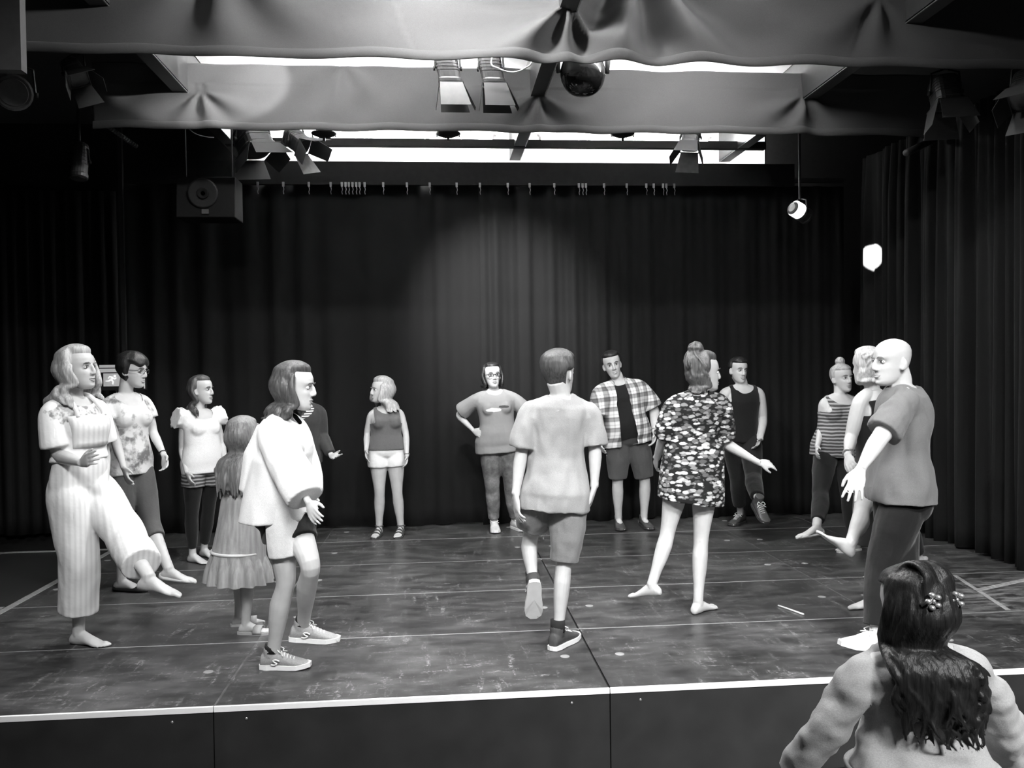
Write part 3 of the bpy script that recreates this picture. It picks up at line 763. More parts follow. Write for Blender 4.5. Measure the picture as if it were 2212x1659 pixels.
def strands(b, P, n, th0, th1, length, rend, seed, wave=.008, rad=.011, z0=(.0, .085), back=0.0, thick=.012, jit=.25, flip=0.0, pull=None):
    rr = random.Random(seed); A, hs, C = P.hA, P.hs, P.hc
    for i in range(n):
        th = math.radians(th0+(th1-th0)*(i+rr.random())/n); z = rr.uniform(*z0); ln = length*(1-jit*rr.random())
        P0 = hpt(th, z, thick*.6); P1 = hpt(th, z*.3-.025, thick*1.25+.004); P2 = hpt(th, -.085, thick*1.2+.012)
        W = [C+(q*hs)@A for q in (P0, P1, P2)]
        rd = np.array([math.sin(th), math.cos(th), 0])@A; rd[2] = 0; rd = unit(rd)
        axis = C+(np.array([0, -.015, 0]))@A; r0 = np.linalg.norm((W[2]-axis)[:2])
        re = rend*(0.8+.4*rr.random()); pts = W[:]
        k = 5; ph = rr.uniform(0, 6.28); tang = np.array([-rd[1], rd[0], 0])
        for q in range(1, k+1):
            t = q/k; zz = -ln*t
            rad_ = r0+(re-r0)*sm(0, .6, t)+flip*sm(.6, 1, t)
            p = axis+rd*rad_+tang*wave*math.sin(ph+t*7)+rd*wave*math.cos(ph*1.7+t*8)*.7; p[2] = W[2][2]+zz
            if pull is not None: p = p+pull*t
            pts.append(off_body(P, p, rad*1.2+.012))
        cv = catmull(pts, 4); m = len(cv); r_ = rad*rr.uniform(.75, 1.25)
        b.tube(cv, [r_*(.6+.6*math.sin(math.pi*min(1, .15+.8*j/m)))*(1 if j < m*.75 else max(.25, 1-(j-m*.75)/(m*.25)*.8)) for j in range(m)], 7)
    return b
def hair_build(b, P, mat, vox=.0055, smooth=1, ratio=.6, name='hair'):
    for x in range(len(b.v)): b.v[x] = b.v[x]-P.base
    m = remeshed(b, vox, smooth, ratio); return link(name, m, mat, P.root, True)
def hair_short(mat, thick=.016, **kw):
    def f(P):
        b = MB(); hair_cap(b, P, thick, **kw); hair_build(b, P, mat, .005, 1)
    return f
def hair_long(mat, length, n=46, th=(78, 282), rend=.115, thick=.018, cap={}, **kw):
    def f(P):
        b = MB(); hair_cap(b, P, thick, **cap); strands(b, P, n, th[0], th[1], length, rend, 5+int(length*100), thick=thick, **kw); hair_build(b, P, mat)
    return f
def hair_bun(mat, thick=.012, pos=(0, -.03, .135), r=.034, cap={}, wisps=0, napelen=0):
    def f(P):
        b = MB(); hair_cap(b, P, thick, **cap); c = np.array(pos)
        rr = random.Random(4)
        b.ball(P.hc+(c*P.hs)@P.hA, (r*.8*P.hs, r*.8*P.hs, r*.7*P.hs), P.hA, 12, 9)
        for i in range(11):
            u1 = unit(np.array([rr.gauss(0, 1) for _ in range(3)])); u2 = unit(np.cross(u1, [rr.gauss(0, 1) for _ in range(3)])); a = rr.uniform(0, 6.28)
            pts = [P.hc+((c+r*.82*(u1*math.cos(a+q*.55)+u2*math.sin(a+q*.55)))*P.hs)@P.hA for q in range(9)]
            b.tube(pts, [.004]+[.0095]*7+[.004], 7)
        if napelen: strands(b, P, 46, 100, 260, napelen, .075, 31, wave=.006, rad=.010, thick=thick*.8, z0=(-.06, .03))
        for i in range(wisps):
            th = math.radians(rr.uniform(100, 260)); z = rr.uniform(-.07, .05)
            p0 = hpt(th, z, thick); p1 = hpt(th, z+.03, thick+.012); p2 = c+np.array([rr.uniform(-.02, .02), rr.uniform(-.02, .02), 0])
            b.tube(catmull([P.hc+(q*P.hs)@P.hA for q in (p0, p1, (p1+p2)/2+np.array([0, -.015, .01]), p2)], 4), .007, 6)
        hair_build(b, P, mat)
    return f

# ------------------------------------------------------------------ garments
def finish(P, b, name, mat, vox=None, smooth=5, amp=.004, sc=(9, 9, 6), cut=None, seed=1, ratio=.55, parent=None):
    for x in range(len(b.v)): b.v[x] = b.v[x]-P.base
    vox = vox or (.0075 if P.Y < 2.2 else .009)
    m = remeshed(b, vox, smooth, ratio)
    if amp: wrinkle(m, amp, sc, seed)
    if cut is not None: cutmesh(m, cut(mverts(m)+P.base))
    return link(name, m, mat, parent or P.root, True)
def sleeve(b, P, k, to, ease, flare=0.0):
    C = P.armC[k]; f0 = P.f0[k]; t1 = f0+(1-f0)*to
    ge = lambda t: .35*sm(0, f0, t)+.65*sm(f0, f0+.25*(1-f0), t)
    pr = [(t, a+ease*ge(t)+.005+flare*sm(f0, t1, t), c+ease*ge(t)+.005+flare*sm(f0, t1, t), e+ease*ge(t)+.005+flare*sm(f0, t1, t)) for t, a, c, e in P.armP[k]]
    limb(b, C, pr, P.afr[k], 16, 0.0, t1)
    side = P.slat if k == 'L' else -P.slat; s = P.s
    c2 = tor(P, .74)[0]+side*.085*s
    b.tube([c2, c2*0.45+P.sh[k]*0.55-P.up*.02*s, P.sh[k]-P.up*.03*s], [.072*s+ease, .062*s+ease, .046*s+ease], 12)
def neck_cut(P, r, fwd=.03, dn=0.0, v=None):
    """scooped neckline: everything inside a sphere in front of the neck base, and above it"""
    def f(V):
        c = P.nb+P.sfr*fwd*P.s-P.up*dn*P.s; q = V-c
        return (np.linalg.norm(q, axis=1) < r*P.s) | ((q@P.up > 0.0) & (np.linalg.norm(q-np.outer(q@P.up, P.up), axis=1) < r*P.s*.9))
    return f
def tank_cut(P, r, fwd, dn, arm=.05, width=.06):
    nc = neck_cut(P, r, fwd, dn)
    def f(V):
        K = nc(V)
        for k in 'LR':
            q = V-P.sh[k]; side = P.slat if k == 'L' else -P.slat
            K |= (np.linalg.norm(q, axis=1) < arm*P.s)
            K |= (((V-P.nb)@side) > (width+.06)*P.s) & (((V-P.nb)@P.up) > -.16*P.s)
        return K
    return f
def top(mat, hem=-.05, ease=.012, flare=.02, slv=None, slease=.014, slflare=.01, name='shirt', neck=None, tank=None, tops=.985, amp=.004, sc=(9, 9, 6), seed=1, loose=None, hemshift=None, smooth=5, extra=None, vox=None):
    def f(P):
        b = MB(); rings = []
        for t in np.linspace(hem, tops, 26):
            e = ease+flare*sm(.62, hem, t)
            if loose: e += loose*math.exp(-((t-.35)/.3)**2)
            sh = None
            if hemshift is not None: sh = np.array(hemshift)*sm(.5, hem, t)
            rings.append(tor_ring(P, t, e, ex='skirt', shift=sh))
        b.loft(rings)
        if P.sex == 'F':
            for sx in (-1, 1):
                c, lat, fr, w_, f_, bb, up = tor(P, .66); k = P.d.get('bust', 1.0)
                b.ball(c+lat*sx*.070*P.s*P.fat+fr*(f_-.028*P.s), np.array([.058, .05, .060])*P.s*k+ease*.9, np.array([lat, fr, up]), 12, 9)
        for sx in (-1, 1):
            if hem < .03:
                c, lat, fr, w_, f_, bb, up = tor(P, -.05)
                b.ball(c+lat*sx*.06*P.s*P.fat-fr*(bb-.06*P.s), np.array([.08, .06, .085])*P.s*P.fat+ease, np.array([lat, fr, up]), 12, 9) if hem < -.5 else None
        for k in 'LR':
            to = (slv or {}).get(k) if isinstance(slv, dict) else slv
            if to: sleeve(b, P, k, to, slease, slflare)
        if extra: extra(b, P)
        if not slv and not tank: pass
        if tank is not None:
            for k in 'LR': sleeve(b, P, k, .03, ease*.7, 0)
        cut = neck_cut(P, *neck) if neck else (tank_cut(P, *tank) if tank else None)
        return finish(P, b, name, mat, vox, smooth, amp, sc, cut, seed)
    return f
def pants(mat, to=(.9, .9), ease=.012, legease=None, waist=.13, name='trousers', amp=.004, sc=(10, 10, 7), seed=3, flare=0.0, smooth=5, only=None):
    le = legease if legease is not None else ease
    def f(P):
        b = MB(); b.loft([tor_ring(P, t, ease) for t in np.linspace(-.15, waist, 12)])
        for sx in (-1, 1):
            c, lat, fr, w_, f_, bb, up = tor(P, -.05)
            b.ball(c+lat*sx*.075*P.s*P.fat-fr*(bb-.05*P.s), np.array([.08, .065, .085])*P.s*P.fat+ease, np.array([lat, fr, up]), 12, 9)
        for i, k in enumerate('LR'):
            e = le[i] if hasattr(le, '__len__') else le
            pr = [(t, a+e*sm(-.1, .25, t)+flare*sm(.1, to[i], t)+ease*.3, c+e*sm(-.1, .25, t)+flare*sm(.1, to[i], t)+ease*.3, d+e*sm(-.1, .25, t)+flare*sm(.1, to[i], t)+ease*.3) for t, a, c, d in P.legP]
            limb(b, P.legC[k], pr, P.lfr[k], 18, 0.0, to[i])
        return finish(P, b, name, mat, None, smooth, amp, sc, None, seed)
    return f
def skirt_rings(P, b, t0, hem_c, rx, ry, n=12, ease=.012, tilt=None, pleat=0.0, npl=14):
    """a hanging skirt from torso height t0 to a hem ring centred at hem_c"""
    base = tor_ring(P, t0, ease, 56, 'skirt'); c0 = tor(P, t0)[0]; rings = [tor_ring(P, t0+.04, ease*.6, 56, 'skirt'), base]
    tor0 = tor(P, -.05, ease, 'skirt'); 
    for i in range(1, n+1):
        t = i/n; c = c0*(1-t)+hem_c*t; k = sm(0, 1, t)*.6+.4*t; r = []
        for j in range(56):
            a = 2*math.pi*j/56; w_ = 1+pleat*math.sin(a*npl)*t
            hw = tor0[3]*(1-k)+rx*k; hf = (tor0[4] if math.cos(a) > 0 else tor0[5])*(1-k)+ry*k
            q = c+P.plat*hw*w_*math.sin(a)+P.fr*hf*w_*math.cos(a)
            if tilt is not None: q = q+np.array([0, 0, 1.0])*tilt*t*np.dot(unit(P.plat), P.plat*math.sin(a))
            r.append(q)
        rings.append(r)
    b.loft(rings)

# ------------------------------------------------------------------ shoes
M_SOLE = plain('white_rubber_sole', 0.8, 0.5, vary=0.04); M_LACE = plain('white_lace', 0.8, 0.6, vary=0.05)
def shoe_frame(P, k):
    f, u = P.footf[k], P.footu[k]; O = P.an[k]-u*.085*P.s; l = np.cross(f, u); s = P.s*P.d.get('footk', 1.0)
    return f, u, l, O-P.base, s
def sneaker(mat, sole=M_SOLE, laces=M_LACE, high=False, cuff=None, mark=False, slip=False):
    def fn(P, k):
        f, u, l, O, s = shoe_frame(P, k); w = lambda x, y, z: O+(f*x+l*y+u*z)*s
        b = MB(); rings = []
        S = [(-.072, .018, .055, .0), (-.062, .032, .085, 0), (-.035, .038, .094, 0), (0, .040, .098, 0), (.035, .041, .095, 0), (.07, .044, .080, 0), (.11, .048, .062, 0), (.15, .048, .050, 0), (.185, .040, .040, 0), (.205, .022, .030, 0)]
        if slip: S = [(x, a, z*.82, y) for x, a, z, y in S]
        for x, hw, zt, _ in S:
            zt = zt+(.0); z0 = .012
            rings.append([w(x, hw*math.copysign(abs(math.cos(2*math.pi*j/18))**.8, math.cos(2*math.pi*j/18)), (z0+zt)/2+(zt-z0)/2*math.sin(2*math.pi*j/18)) for j in range(18)])
        b.loft(rings)
        b.tube([w(-.012, 0, .07), w(-.012, 0, .105), w(-.01, 0, .15 if high else .112)], [.042*s, .042*s, .040*s], 14)
        o = MB(); o.v, o.f, o.n = b.v, b.f, b.n
        m = remeshed(o, .0055, 2, .6); sh = link('shoe', m, mat, P.root, True)
        b = MB(); out = [(-.078, .010), (-.070, .030), (-.03, .040), (.03, .041), (.09, .049), (.14, .052), (.185, .045), (.212, .018)]
        loop = [(x, y) for x, y in out]+[(x, -y) for x, y in reversed(out)]
        up_ = lambda x: .010*sm(.12, .21, x)
        b.loft([[w(x, y, z+up_(x)) for x, y in loop] for z in (0.0, .024)]); b.build('sole', sole, sh, False, 0)
        if laces is not None:
            lb = MB()
            for i in range(5):
                x = .045+i*.018; z = np.interp(x, [q[0] for q in S], [q[2] for q in S])+.001
                lb.tube([w(x-.004, -.026, z-.011), w(x, -.012, z-.001), w(x+.003, .012, z-.001), w(x+.006, .026, z-.011)], .0032*s, 6)
            for sy in (-1, 1):
                lb.tube(catmull([w(.04, 0, .098), w(.03, sy*.022, .112), w(.05, sy*.038, .098), w(.052, sy*.018, .092), w(.066, sy*.045, .08)], 4), .0028*s, 6)
            lb.build('laces', laces, sh, True)
        if cuff is not None:
            c = MB().tube([w(-.008, 0, .09), w(-.006, 0, .12), w(-.004, 0, cuff)], [.043*s, .041*s, .042*s], 16); c.build('sock', plain('black_sock', 0.015, 0.9), P.root, True)
        if mark:
            q = catmull([w(.048, .046, .052), w(.030, .0465, .060), (w(.012, .046, .056)), w(.022, .046, .046), w(.034, .0465, .040), w(.020, .0465, .031), w(.0, .045, .033)], 5)
            MB().tube(q, .0042*s, 6).build('shoe_emblem', M_SOLE, sh, True)
    return fn
def flat_shoe(mat, sole_h=.008):
    def fn(P, k):
        f, u, l, O, s = shoe_frame(P, k); w = lambda x, y, z: O+(f*x+l*y+u*z)*s
        b = MB(); out = [(-.066, .012, .05), (-.055, .031, .052), (-.02, .037, .036), (.04, .038, .03), (.09, .045, .034), (.13, .048, .042), (.165, .045, .036), (.195, .028, .028), (.207, .01, .018)]
        rings = []
        for x, hw, zt in out:
            rings.append([w(x, hw*math.cos(2*math.pi*j/16), zt/2+zt/2*math.sin(2*math.pi*j/16)) for j in range(16)])
        b.loft(rings); b.build('shoe', mat, P.root, True)
    return fn
def sandal(mat, straps=(.035, .075, .115), ankle=True, wide=.011, thick_sole=.016):
    def fn(P, k):
        f, u, l, O, s = shoe_frame(P, k); w = lambda x, y, z: O+(f*x+l*y+u*z)*s
        out = [(-.068, .012), (-.058, .030), (-.02, .038), (.04, .039), (.10, .047), (.15, .047), (.185, .036), (.205, .012)]
        loop = [(x, y) for x, y in out]+[(x, -y) for x, y in reversed(out)]
        b = MB(); b.loft([[w(x, y, z) for x, y in loop] for z in (-.004, thick_sole)]); sh = b.build('shoe', mat, P.root)
        for x in straps:
            z = np.interp(x, [0, .045, .085, .12, .145], [.107, .092, .070, .052, .042]); hw = np.interp(x, [0, .045, .085, .12], [.037, .039, .044, .048])
            r = []
            for dx in (-wide, wide):
                r.append([w(x+dx, hw*math.cos(math.pi*j/12), .008+(z-.006)*math.sin(math.pi*j/12)) for j in range(13)])
            q = MB(); vv = r[0]+r[1]; q.add(vv, [(j, j+1, j+14, j+13) for j in range(12)]); o = q.build('strap', mat, sh, True)
            md = o.modifiers.new('thickness', 'SOLIDIFY'); md.thickness = .004
        if ankle:
            q = MB(); rr_ = [w(.0+.046*math.cos(2*math.pi*j/18)-.004, .042*math.sin(2*math.pi*j/18), .10+.006*math.cos(2*math.pi*j/18)) for j in range(19)]
            q.tube(rr_, .006*s, 6); q.build('strap', mat, sh, True)
    return fn
# ------------------------------------------------------------------ small things worn
def ring_on(P, k, t, mat, name='bracelet', r=.004, ease=.004):
    C = P.armC[k]; ts = np.linspace(0, 1, len(C)); t = P.f0[k]+(1-P.f0[k])*t; c = np.array([np.interp(t, ts, C[:, i]) for i in range(3)]); d = unit(C[-1]-C[-4])
    a = unit(np.cross(d, P.afr[k])); b_ = np.cross(d, a); rs = np.interp(t, [p[0] for p in P.armP[k]], [p[1] for p in P.armP[k]])+ease
    MB().tube([c+rs*(a*math.cos(2*math.pi*j/16)+b_*math.sin(2*math.pi*j/16))-P.base for j in range(17)], r, 7).build(name, mat, P.root, True)
def glasses(mat, thick=.0022):
    def f(P):
        w = lambda x, y, z: P.hc+(np.array([x, y, z])*P.hs)@P.hA-P.base; b = MB()
        for sx in (-1, 1):
            pts = [w(sx*.033+.023*math.cos(2*math.pi*j/18), .1045-.012*(abs(sx*.033+.023*math.cos(2*math.pi*j/18))/.056)**2, .003+.0155*math.sin(2*math.pi*j/18)) for j in range(19)]
            b.tube(pts, thick, 6); b.tube([w(sx*.055, .094, .008), w(sx*.074, .06, .008), w(sx*.082, .0, .004), w(sx*.080, -.02, -.006)], thick, 6)
        b.tube([w(-.010, .1045, .006), w(0, .107, .009), w(.010, .1045, .006)], thick, 6); b.build('glasses', mat, P.root, True)
    return f
def necklace(mat, r=.07, drop=.10, rad=.0025):
    def f(P):
        q = []
        for j in range(25):
            a = -math.pi+2*math.pi*j/24; c = math.cos(a); s_ = math.sin(a)
            q.append(P.nb+P.slat*s_*r*.95*P.s+P.sfr*((.095 if c > 0 else .062)*c*P.s)+P.up*((.02 if c < 0 else .02-(drop+.03)*max(0, c)**1.3)*P.s)-P.base)
        MB().tube(q, rad, 6).build('necklace', mat, P.root, True)
    return f

# ================================================================== garment materials with prints
def patt(name, fn, rough=0.85, wr=0.2, sc=10, alpha=None):
    m, nt, b = newmat(name); tc = N(nt, 'ShaderNodeTexCoord'); vec = tc.outputs['Object']
    sep = N(nt, 'ShaderNodeSeparateXYZ'); L(nt, vec, sep.inputs[0])
    c = fn(nt, vec, sep.outputs); L(nt, c, b.inputs['Base Color'])
    b.inputs['Roughness'].default_value = rough; b.inputs['Specular IOR Level'].default_value = 0.2
    bump(nt, b, noise(nt, vec, sc, 3, .55), wr, .03)
    if alpha is not None: b.inputs['Alpha'].default_value = alpha
    return m
def wave(nt, x, period, phase=0.0):
    return math_(nt, 'MULTIPLY_ADD', math_(nt, 'SINE', math_(nt, 'MULTIPLY_ADD', x, 2*math.pi/period, phase)), .5, .5)
def stripes_v(nt, vec, s):
    q = math_(nt, 'ADD', s[0], math_(nt, 'MULTIPLY', s[1], .6))
    return ramp(nt, wave(nt, q, .034), [(.15, .70), (.5, .77), (.85, .80)])
def stripes_h(nt, vec, s):
    q = math_(nt, 'ADD', s[2], math_(nt, 'MULTIPLY', noise(nt, vec, 6), .03))
    return ramp(nt, wave(nt, q, .030), [(.30, .05), (.42, .15), (.72, .20), (.86, .34)])
def stripes_hem(nt, vec, s):
    return ramp(nt, wave(nt, s[2], .022), [(.4, .05), (.6, .75)])
def plaid(nt, vec, s):
    x = math_(nt, 'ADD', s[0], math_(nt, 'MULTIPLY', s[1], .35)); z = math_(nt, 'ADD', s[2], math_(nt, 'MULTIPLY', s[0], -.12))
    a = ramp(nt, wave(nt, x, .105), [(.58, 0), (.72, 1)]); b_ = ramp(nt, wave(nt, z, .105), [(.58, 0), (.72, 1)])
    a2 = ramp(nt, wave(nt, x, .035, 1.0), [(.8, 0), (.9, 1)]); b2 = ramp(nt, wave(nt, z, .035, 1.0), [(.8, 0), (.9, 1)])
    t = math_(nt, 'ADD', math_(nt, 'MULTIPLY', math_(nt, 'ADD', a, b_), .36), math_(nt, 'MULTIPLY', math_(nt, 'ADD', a2, b2), .14))
    return ramp(nt, t, [(0, .80), (.36, .36), (.72, .13), (1, .07)])
def floral(nt, vec, s):
    mp = N(nt, 'ShaderNodeMapping'); mp.inputs['Scale'].default_value = (22, 22, 44); L(nt, vec, mp.inputs[0])
    nz = N(nt, 'ShaderNodeTexNoise'); nz.inputs['Scale'].default_value = 1.3; L(nt, mp.outputs[0], nz.inputs['Vector'])
    ad = N(nt, 'ShaderNodeVectorMath', operation='MULTIPLY_ADD'); L(nt, nz.outputs['Color'], ad.inputs[0]); ad.inputs[1].default_value = (.8, .8, .8); L(nt, mp.outputs[0], ad.inputs[2])
    v = N(nt, 'ShaderNodeTexVoronoi'); v.inputs['Scale'].default_value = 1.0; L(nt, ad.outputs[0], v.inputs['Vector'])
    pet = ramp(nt, v.outputs['Distance'], [(.42, 1), (.60, 0)])
    rnd = N(nt, 'ShaderNodeSeparateColor'); L(nt, v.outputs['Color'], rnd.inputs[0])
    sel = ramp(nt, rnd.outputs[0], [(.25, .25), (.4, 1)], 'LINEAR')
    tone = ramp(nt, rnd.outputs[1], [(.2, .22), (.9, .72)])
    return mixc(nt, math_(nt, 'MULTIPLY', pet, sel), .012, tone)
def washed_print(lo, hi, sc):
    def f(nt, vec, s):
        return ramp(nt, noise(nt, vec, sc, 4, .6), [(.36, lo), (.50, hi), (1, hi)])
    return f
def blot(nt, vec, centre, radii, nz=.5, sc=18):
    sub = N(nt, 'ShaderNodeVectorMath', operation='SUBTRACT'); L(nt, vec, sub.inputs[0]); sub.inputs[1].default_value = centre
    dv = N(nt, 'ShaderNodeVectorMath', operation='DIVIDE'); L(nt, sub.outputs[0], dv.inputs[0]); dv.inputs[1].default_value = radii
    ln = N(nt, 'ShaderNodeVectorMath', operation='LENGTH'); L(nt, dv.outputs[0], ln.inputs[0])
    return ramp(nt, math_(nt, 'MULTIPLY', math_(nt, 'ADD', ln.outputs['Value'], math_(nt, 'MULTIPLY', noise(nt, vec, sc, 3), nz)), .4), [((.95+nz*.5)*.4, 1), ((1.05+nz*.5)*.4, 0)])
def denim(nt, vec, s):
    return ramp(nt, noise(nt, vec, 7, 5, .65), [(.35, .09), (.5, .17), (.66, .30)])

M_TEE_WHITE = cloth_mat('white_cotton', .86, .25, 8)
M_BLOUSE = cloth_mat('sheer_white_blouse_cloth', .92, .22, 6)
M_TEE_GREY = cloth_mat('light_grey_cotton', .34, .25, 7)
M_TEE_MID = cloth_mat('mid_grey_cotton', .33, .3, 8)
M_TEE_DARK = cloth_mat('dark_grey_cotton', .15, .25, 7)
M_BLACKC = cloth_mat('black_cotton', .008, .25, 8)
M_NIGHT = cloth_mat('dark_trouser_cloth', .0085, .3, 8)
M_CARGO = cloth_mat('grey_cargo_cloth', .24, .3, 9)
M_CARGO_D = cloth_mat('dark_cargo_cloth', .075, .3, 9)
M_SWEAT = cloth_mat('pale_grey_sweatshirt', .40, .3, 6)
M_TANKG = cloth_mat('grey_tank_cloth', .13, .3, 10)
M_CAPRI = cloth_mat('charcoal_capri_cloth', .085, .25, 8)
M_JACKET = cloth_mat('dark_denim_jacket', .035, .3, 9)
M_LBROW = plain('light_brow', .22, .7); M_SKIN_SHOE = plain('pale_flat_shoe', .6, .5); M_BLK_SHOE = plain('black_shoe', .015, .45); M_GREY_SHOE = plain('grey_knit_shoe', .30, .8, bmp=.1, scale=120)
M_DARK_SHOE = plain('dark_canvas_shoe', .055, .75); M_LEATHER = plain('brown_grey_leather', .06, .45); M_SLIDE = plain('grey_slide_rubber', .35, .5)
M_GOLD = plain('pale_metal', .6, .3, metal=.7); M_FRAME = plain('dark_spectacle_frame', .02, .3)
H_BLOND = hair_mat('blond_hair', .36, .55); H_LBLOND = hair_mat('light_blond_hair', .50, .5); H_BROWN = hair_mat('brown_hair', .075, .4); H_DARK = hair_mat('dark_hair', .018, .5)
H_MID = hair_mat('mid_brown_hair', .07, .4); H_GIRL = hair_mat('dark_blond_hair', .16, .5); H_BUN = hair_mat('brown_pinned_hair', .10, .4); H_BLACK = hair_mat('black_hair', .018, .35)

def local(P_, u, v, Y): return atY(u, v, Y)
# 1 ---------------------------------------------------------------- woman in white overalls
def overalls(P):
    b = MB()
    b.loft([tor_ring(P, t, .008+.014*sm(.0, .25, t)) for t in np.linspace(-.16, .50, 14)])
    for sx in (-1, 1):
        c, lat, fr, w_, f_, bb, up = tor(P, -.05); b.ball(c+lat*sx*.08-fr*(bb-.065), np.array([.10, .085, .13]), np.array([lat, fr, up]), 12, 9)
    for k in 'LR':
        pr = [(0, .095, .10, .115), (.05, .112, .12, .135), (.12, .118, .125, .138), (.3, .116, .122, .13), (.5, .112, .115, .120), (.8, .108, .112, .118), (1, .110, .115, .122)]
        limb(b, P.legC[k], pr, P.lfr[k], 20, 0, .86)
    o = finish(P, b, 'overalls', M_OVER, None, 16, .010, (8, 8, 4), None, 2)
    # bib and straps
    q = MB(); T0, T1 = .45, .80; r0 = []
    for t in np.linspace(T0, T1, 8):
        c, lat, fr, hw, hf, hb, up = tor(P, t, .030); row = []
        bx = .020*math.exp(-((t-.66)/.12)**2)
        for j in range(9):
            a = (j-4)/4*.85; row.append(c+lat*hw*math.sin(a)+fr*(hf+bx+.02)*math.cos(a)*1.0-P.base)
        r0.append(row)
    v = [p for r in r0 for p in r]; q.add(v, [(i*9+j, i*9+j+1, (i+1)*9+j+1, (i+1)*9+j) for i in range(7) for j in range(8)])
    bo = q.build('bib', M_OVER, o, True); md = bo.modifiers.new('t', 'SOLIDIFY'); md.thickness = .012
    for sx in (-1, 1):
        pts = []
        for t, off, f_ in ((.78, .09, 1.12), (.88, .085, 1.15), (.965, .075, .55), (.985, .07, -.2), (.94, .06, -1.15), (.8, .04, -1.12), (.6, .01, -1.12), (.5, -.01, -1.12)):
            c, lat, fr, hw, hf, hb, up = tor(P, t, .014); pts.append(c+lat*sx*off+fr*(hf if f_ > 0 else hb)*f_+(up*.02 if .93 < t < 1 else 0)-P.base)
        cv = catmull(pts, 5); q = MB(); q.tube(cv, .014, 8); q.build('strap', M_OVER, o, True)
def tee1(nt, vec, s):
    m1 = blot(nt, vec, tuple(P1c), (.13, .2, .06), 1.2, 22)
    return mixc(nt, m1, .86, ramp(nt, noise(nt, vec, 34, 2), [(.4, .25), (.6, .7)]))
P1c = atY(185, 893, 1.0)-np.array([-3.02, 1.08, 0])
M_OVER = patt('striped_cream_overall_cloth', stripes_v, wr=.25, sc=8)
M_TEE1 = patt('white_tee_with_flower_print', tee1)
make_person('woman in wide white striped overalls with long blond hair, kicking one bare foot forward', dict(
    sex='F', H=1.80, Y=1.08, phi=66, sphi=58, fat=1.0, pelvis=(172, 1050), neck=(160, 858), pdy=0, skin=.50, armk=1.25, browm=M_LBROW,
    head=(168, 797, 72, -4, 0), hair=hair_long(H_BLOND, .15, 74, (72, 288), .125, .028, cap=dict(zline=.080, side=72, nape=-.11), rad=.015, wave=.005),
    arms={'R': ((128, 985, .02-.15), (178, 1000, '-'), (203, 985, '-')), 'L': ((222, 975, .17), (226, 1045, .0), (218, 1095, -.02))},
    legs={'R': ((172, 1195, -.03), (170, 1363, 'g')), 'L': ((272, 1160, '-'), (322, 1246, '-'))},
    feet={'R': (68, 0), 'L': (78, 8)},
    wear=[top(M_TEE1, hem=.3, ease=.016, flare=.02, slv=.40, slease=.024, slflare=.02, name='t_shirt', neck=(.085, .03, 0)), overalls]))
# 2 ---------------------------------------------------------------- woman with glasses
M_TOP2 = patt('white_top_with_grey_print', washed_print(.18, .72, 9))
make_person('woman with short dark hair and glasses in patterned white top and charcoal capris', dict(
    sex='F', H=1.80, Y=2.43, phi=58, sphi=48, fat=1.02, pelvis=(276, 1005), neck=(272, 850), bow=.02, skin=.56, sole=.008,
    head=(286, 800, 76, 8, 0), smile=True, hair=hair_short(H_DARK, .024, zline=.050, side=74, nape=-.09, lump=.008, fringe=.022),
    arms={'R': ((250, 952, -.16), (268, 1012, '-'), (279, 1056, '-')), 'L': ((331, 935, .12), (355, 985, '-'), (360, 1026, '-'))},
    legs={'R': ((268, 1135, 0), (262, 1253, 'g')), 'L': ((325, 1128, '-'), (365, 1228, '-'))},
    feet={'R': (75, 0), 'L': (80, 6)}, shoes={'R': flat_shoe(M_BLK_SHOE), 'L': flat_shoe(M_SKIN_SHOE)},
    wear=[top(M_TOP2, hem=-.12, ease=.012, flare=.012, slv=.24, slease=.016, slflare=.01, name='blouse', neck=(.095, .04, .02)),
          pants(M_CAPRI, (.68, .68), .010, .016, name='capri_trousers'), glasses(M_FRAME), necklace(M_FRAME, .075, .10),
          lambda P: ring_on(P, 'L', .93, M_FRAME)]))
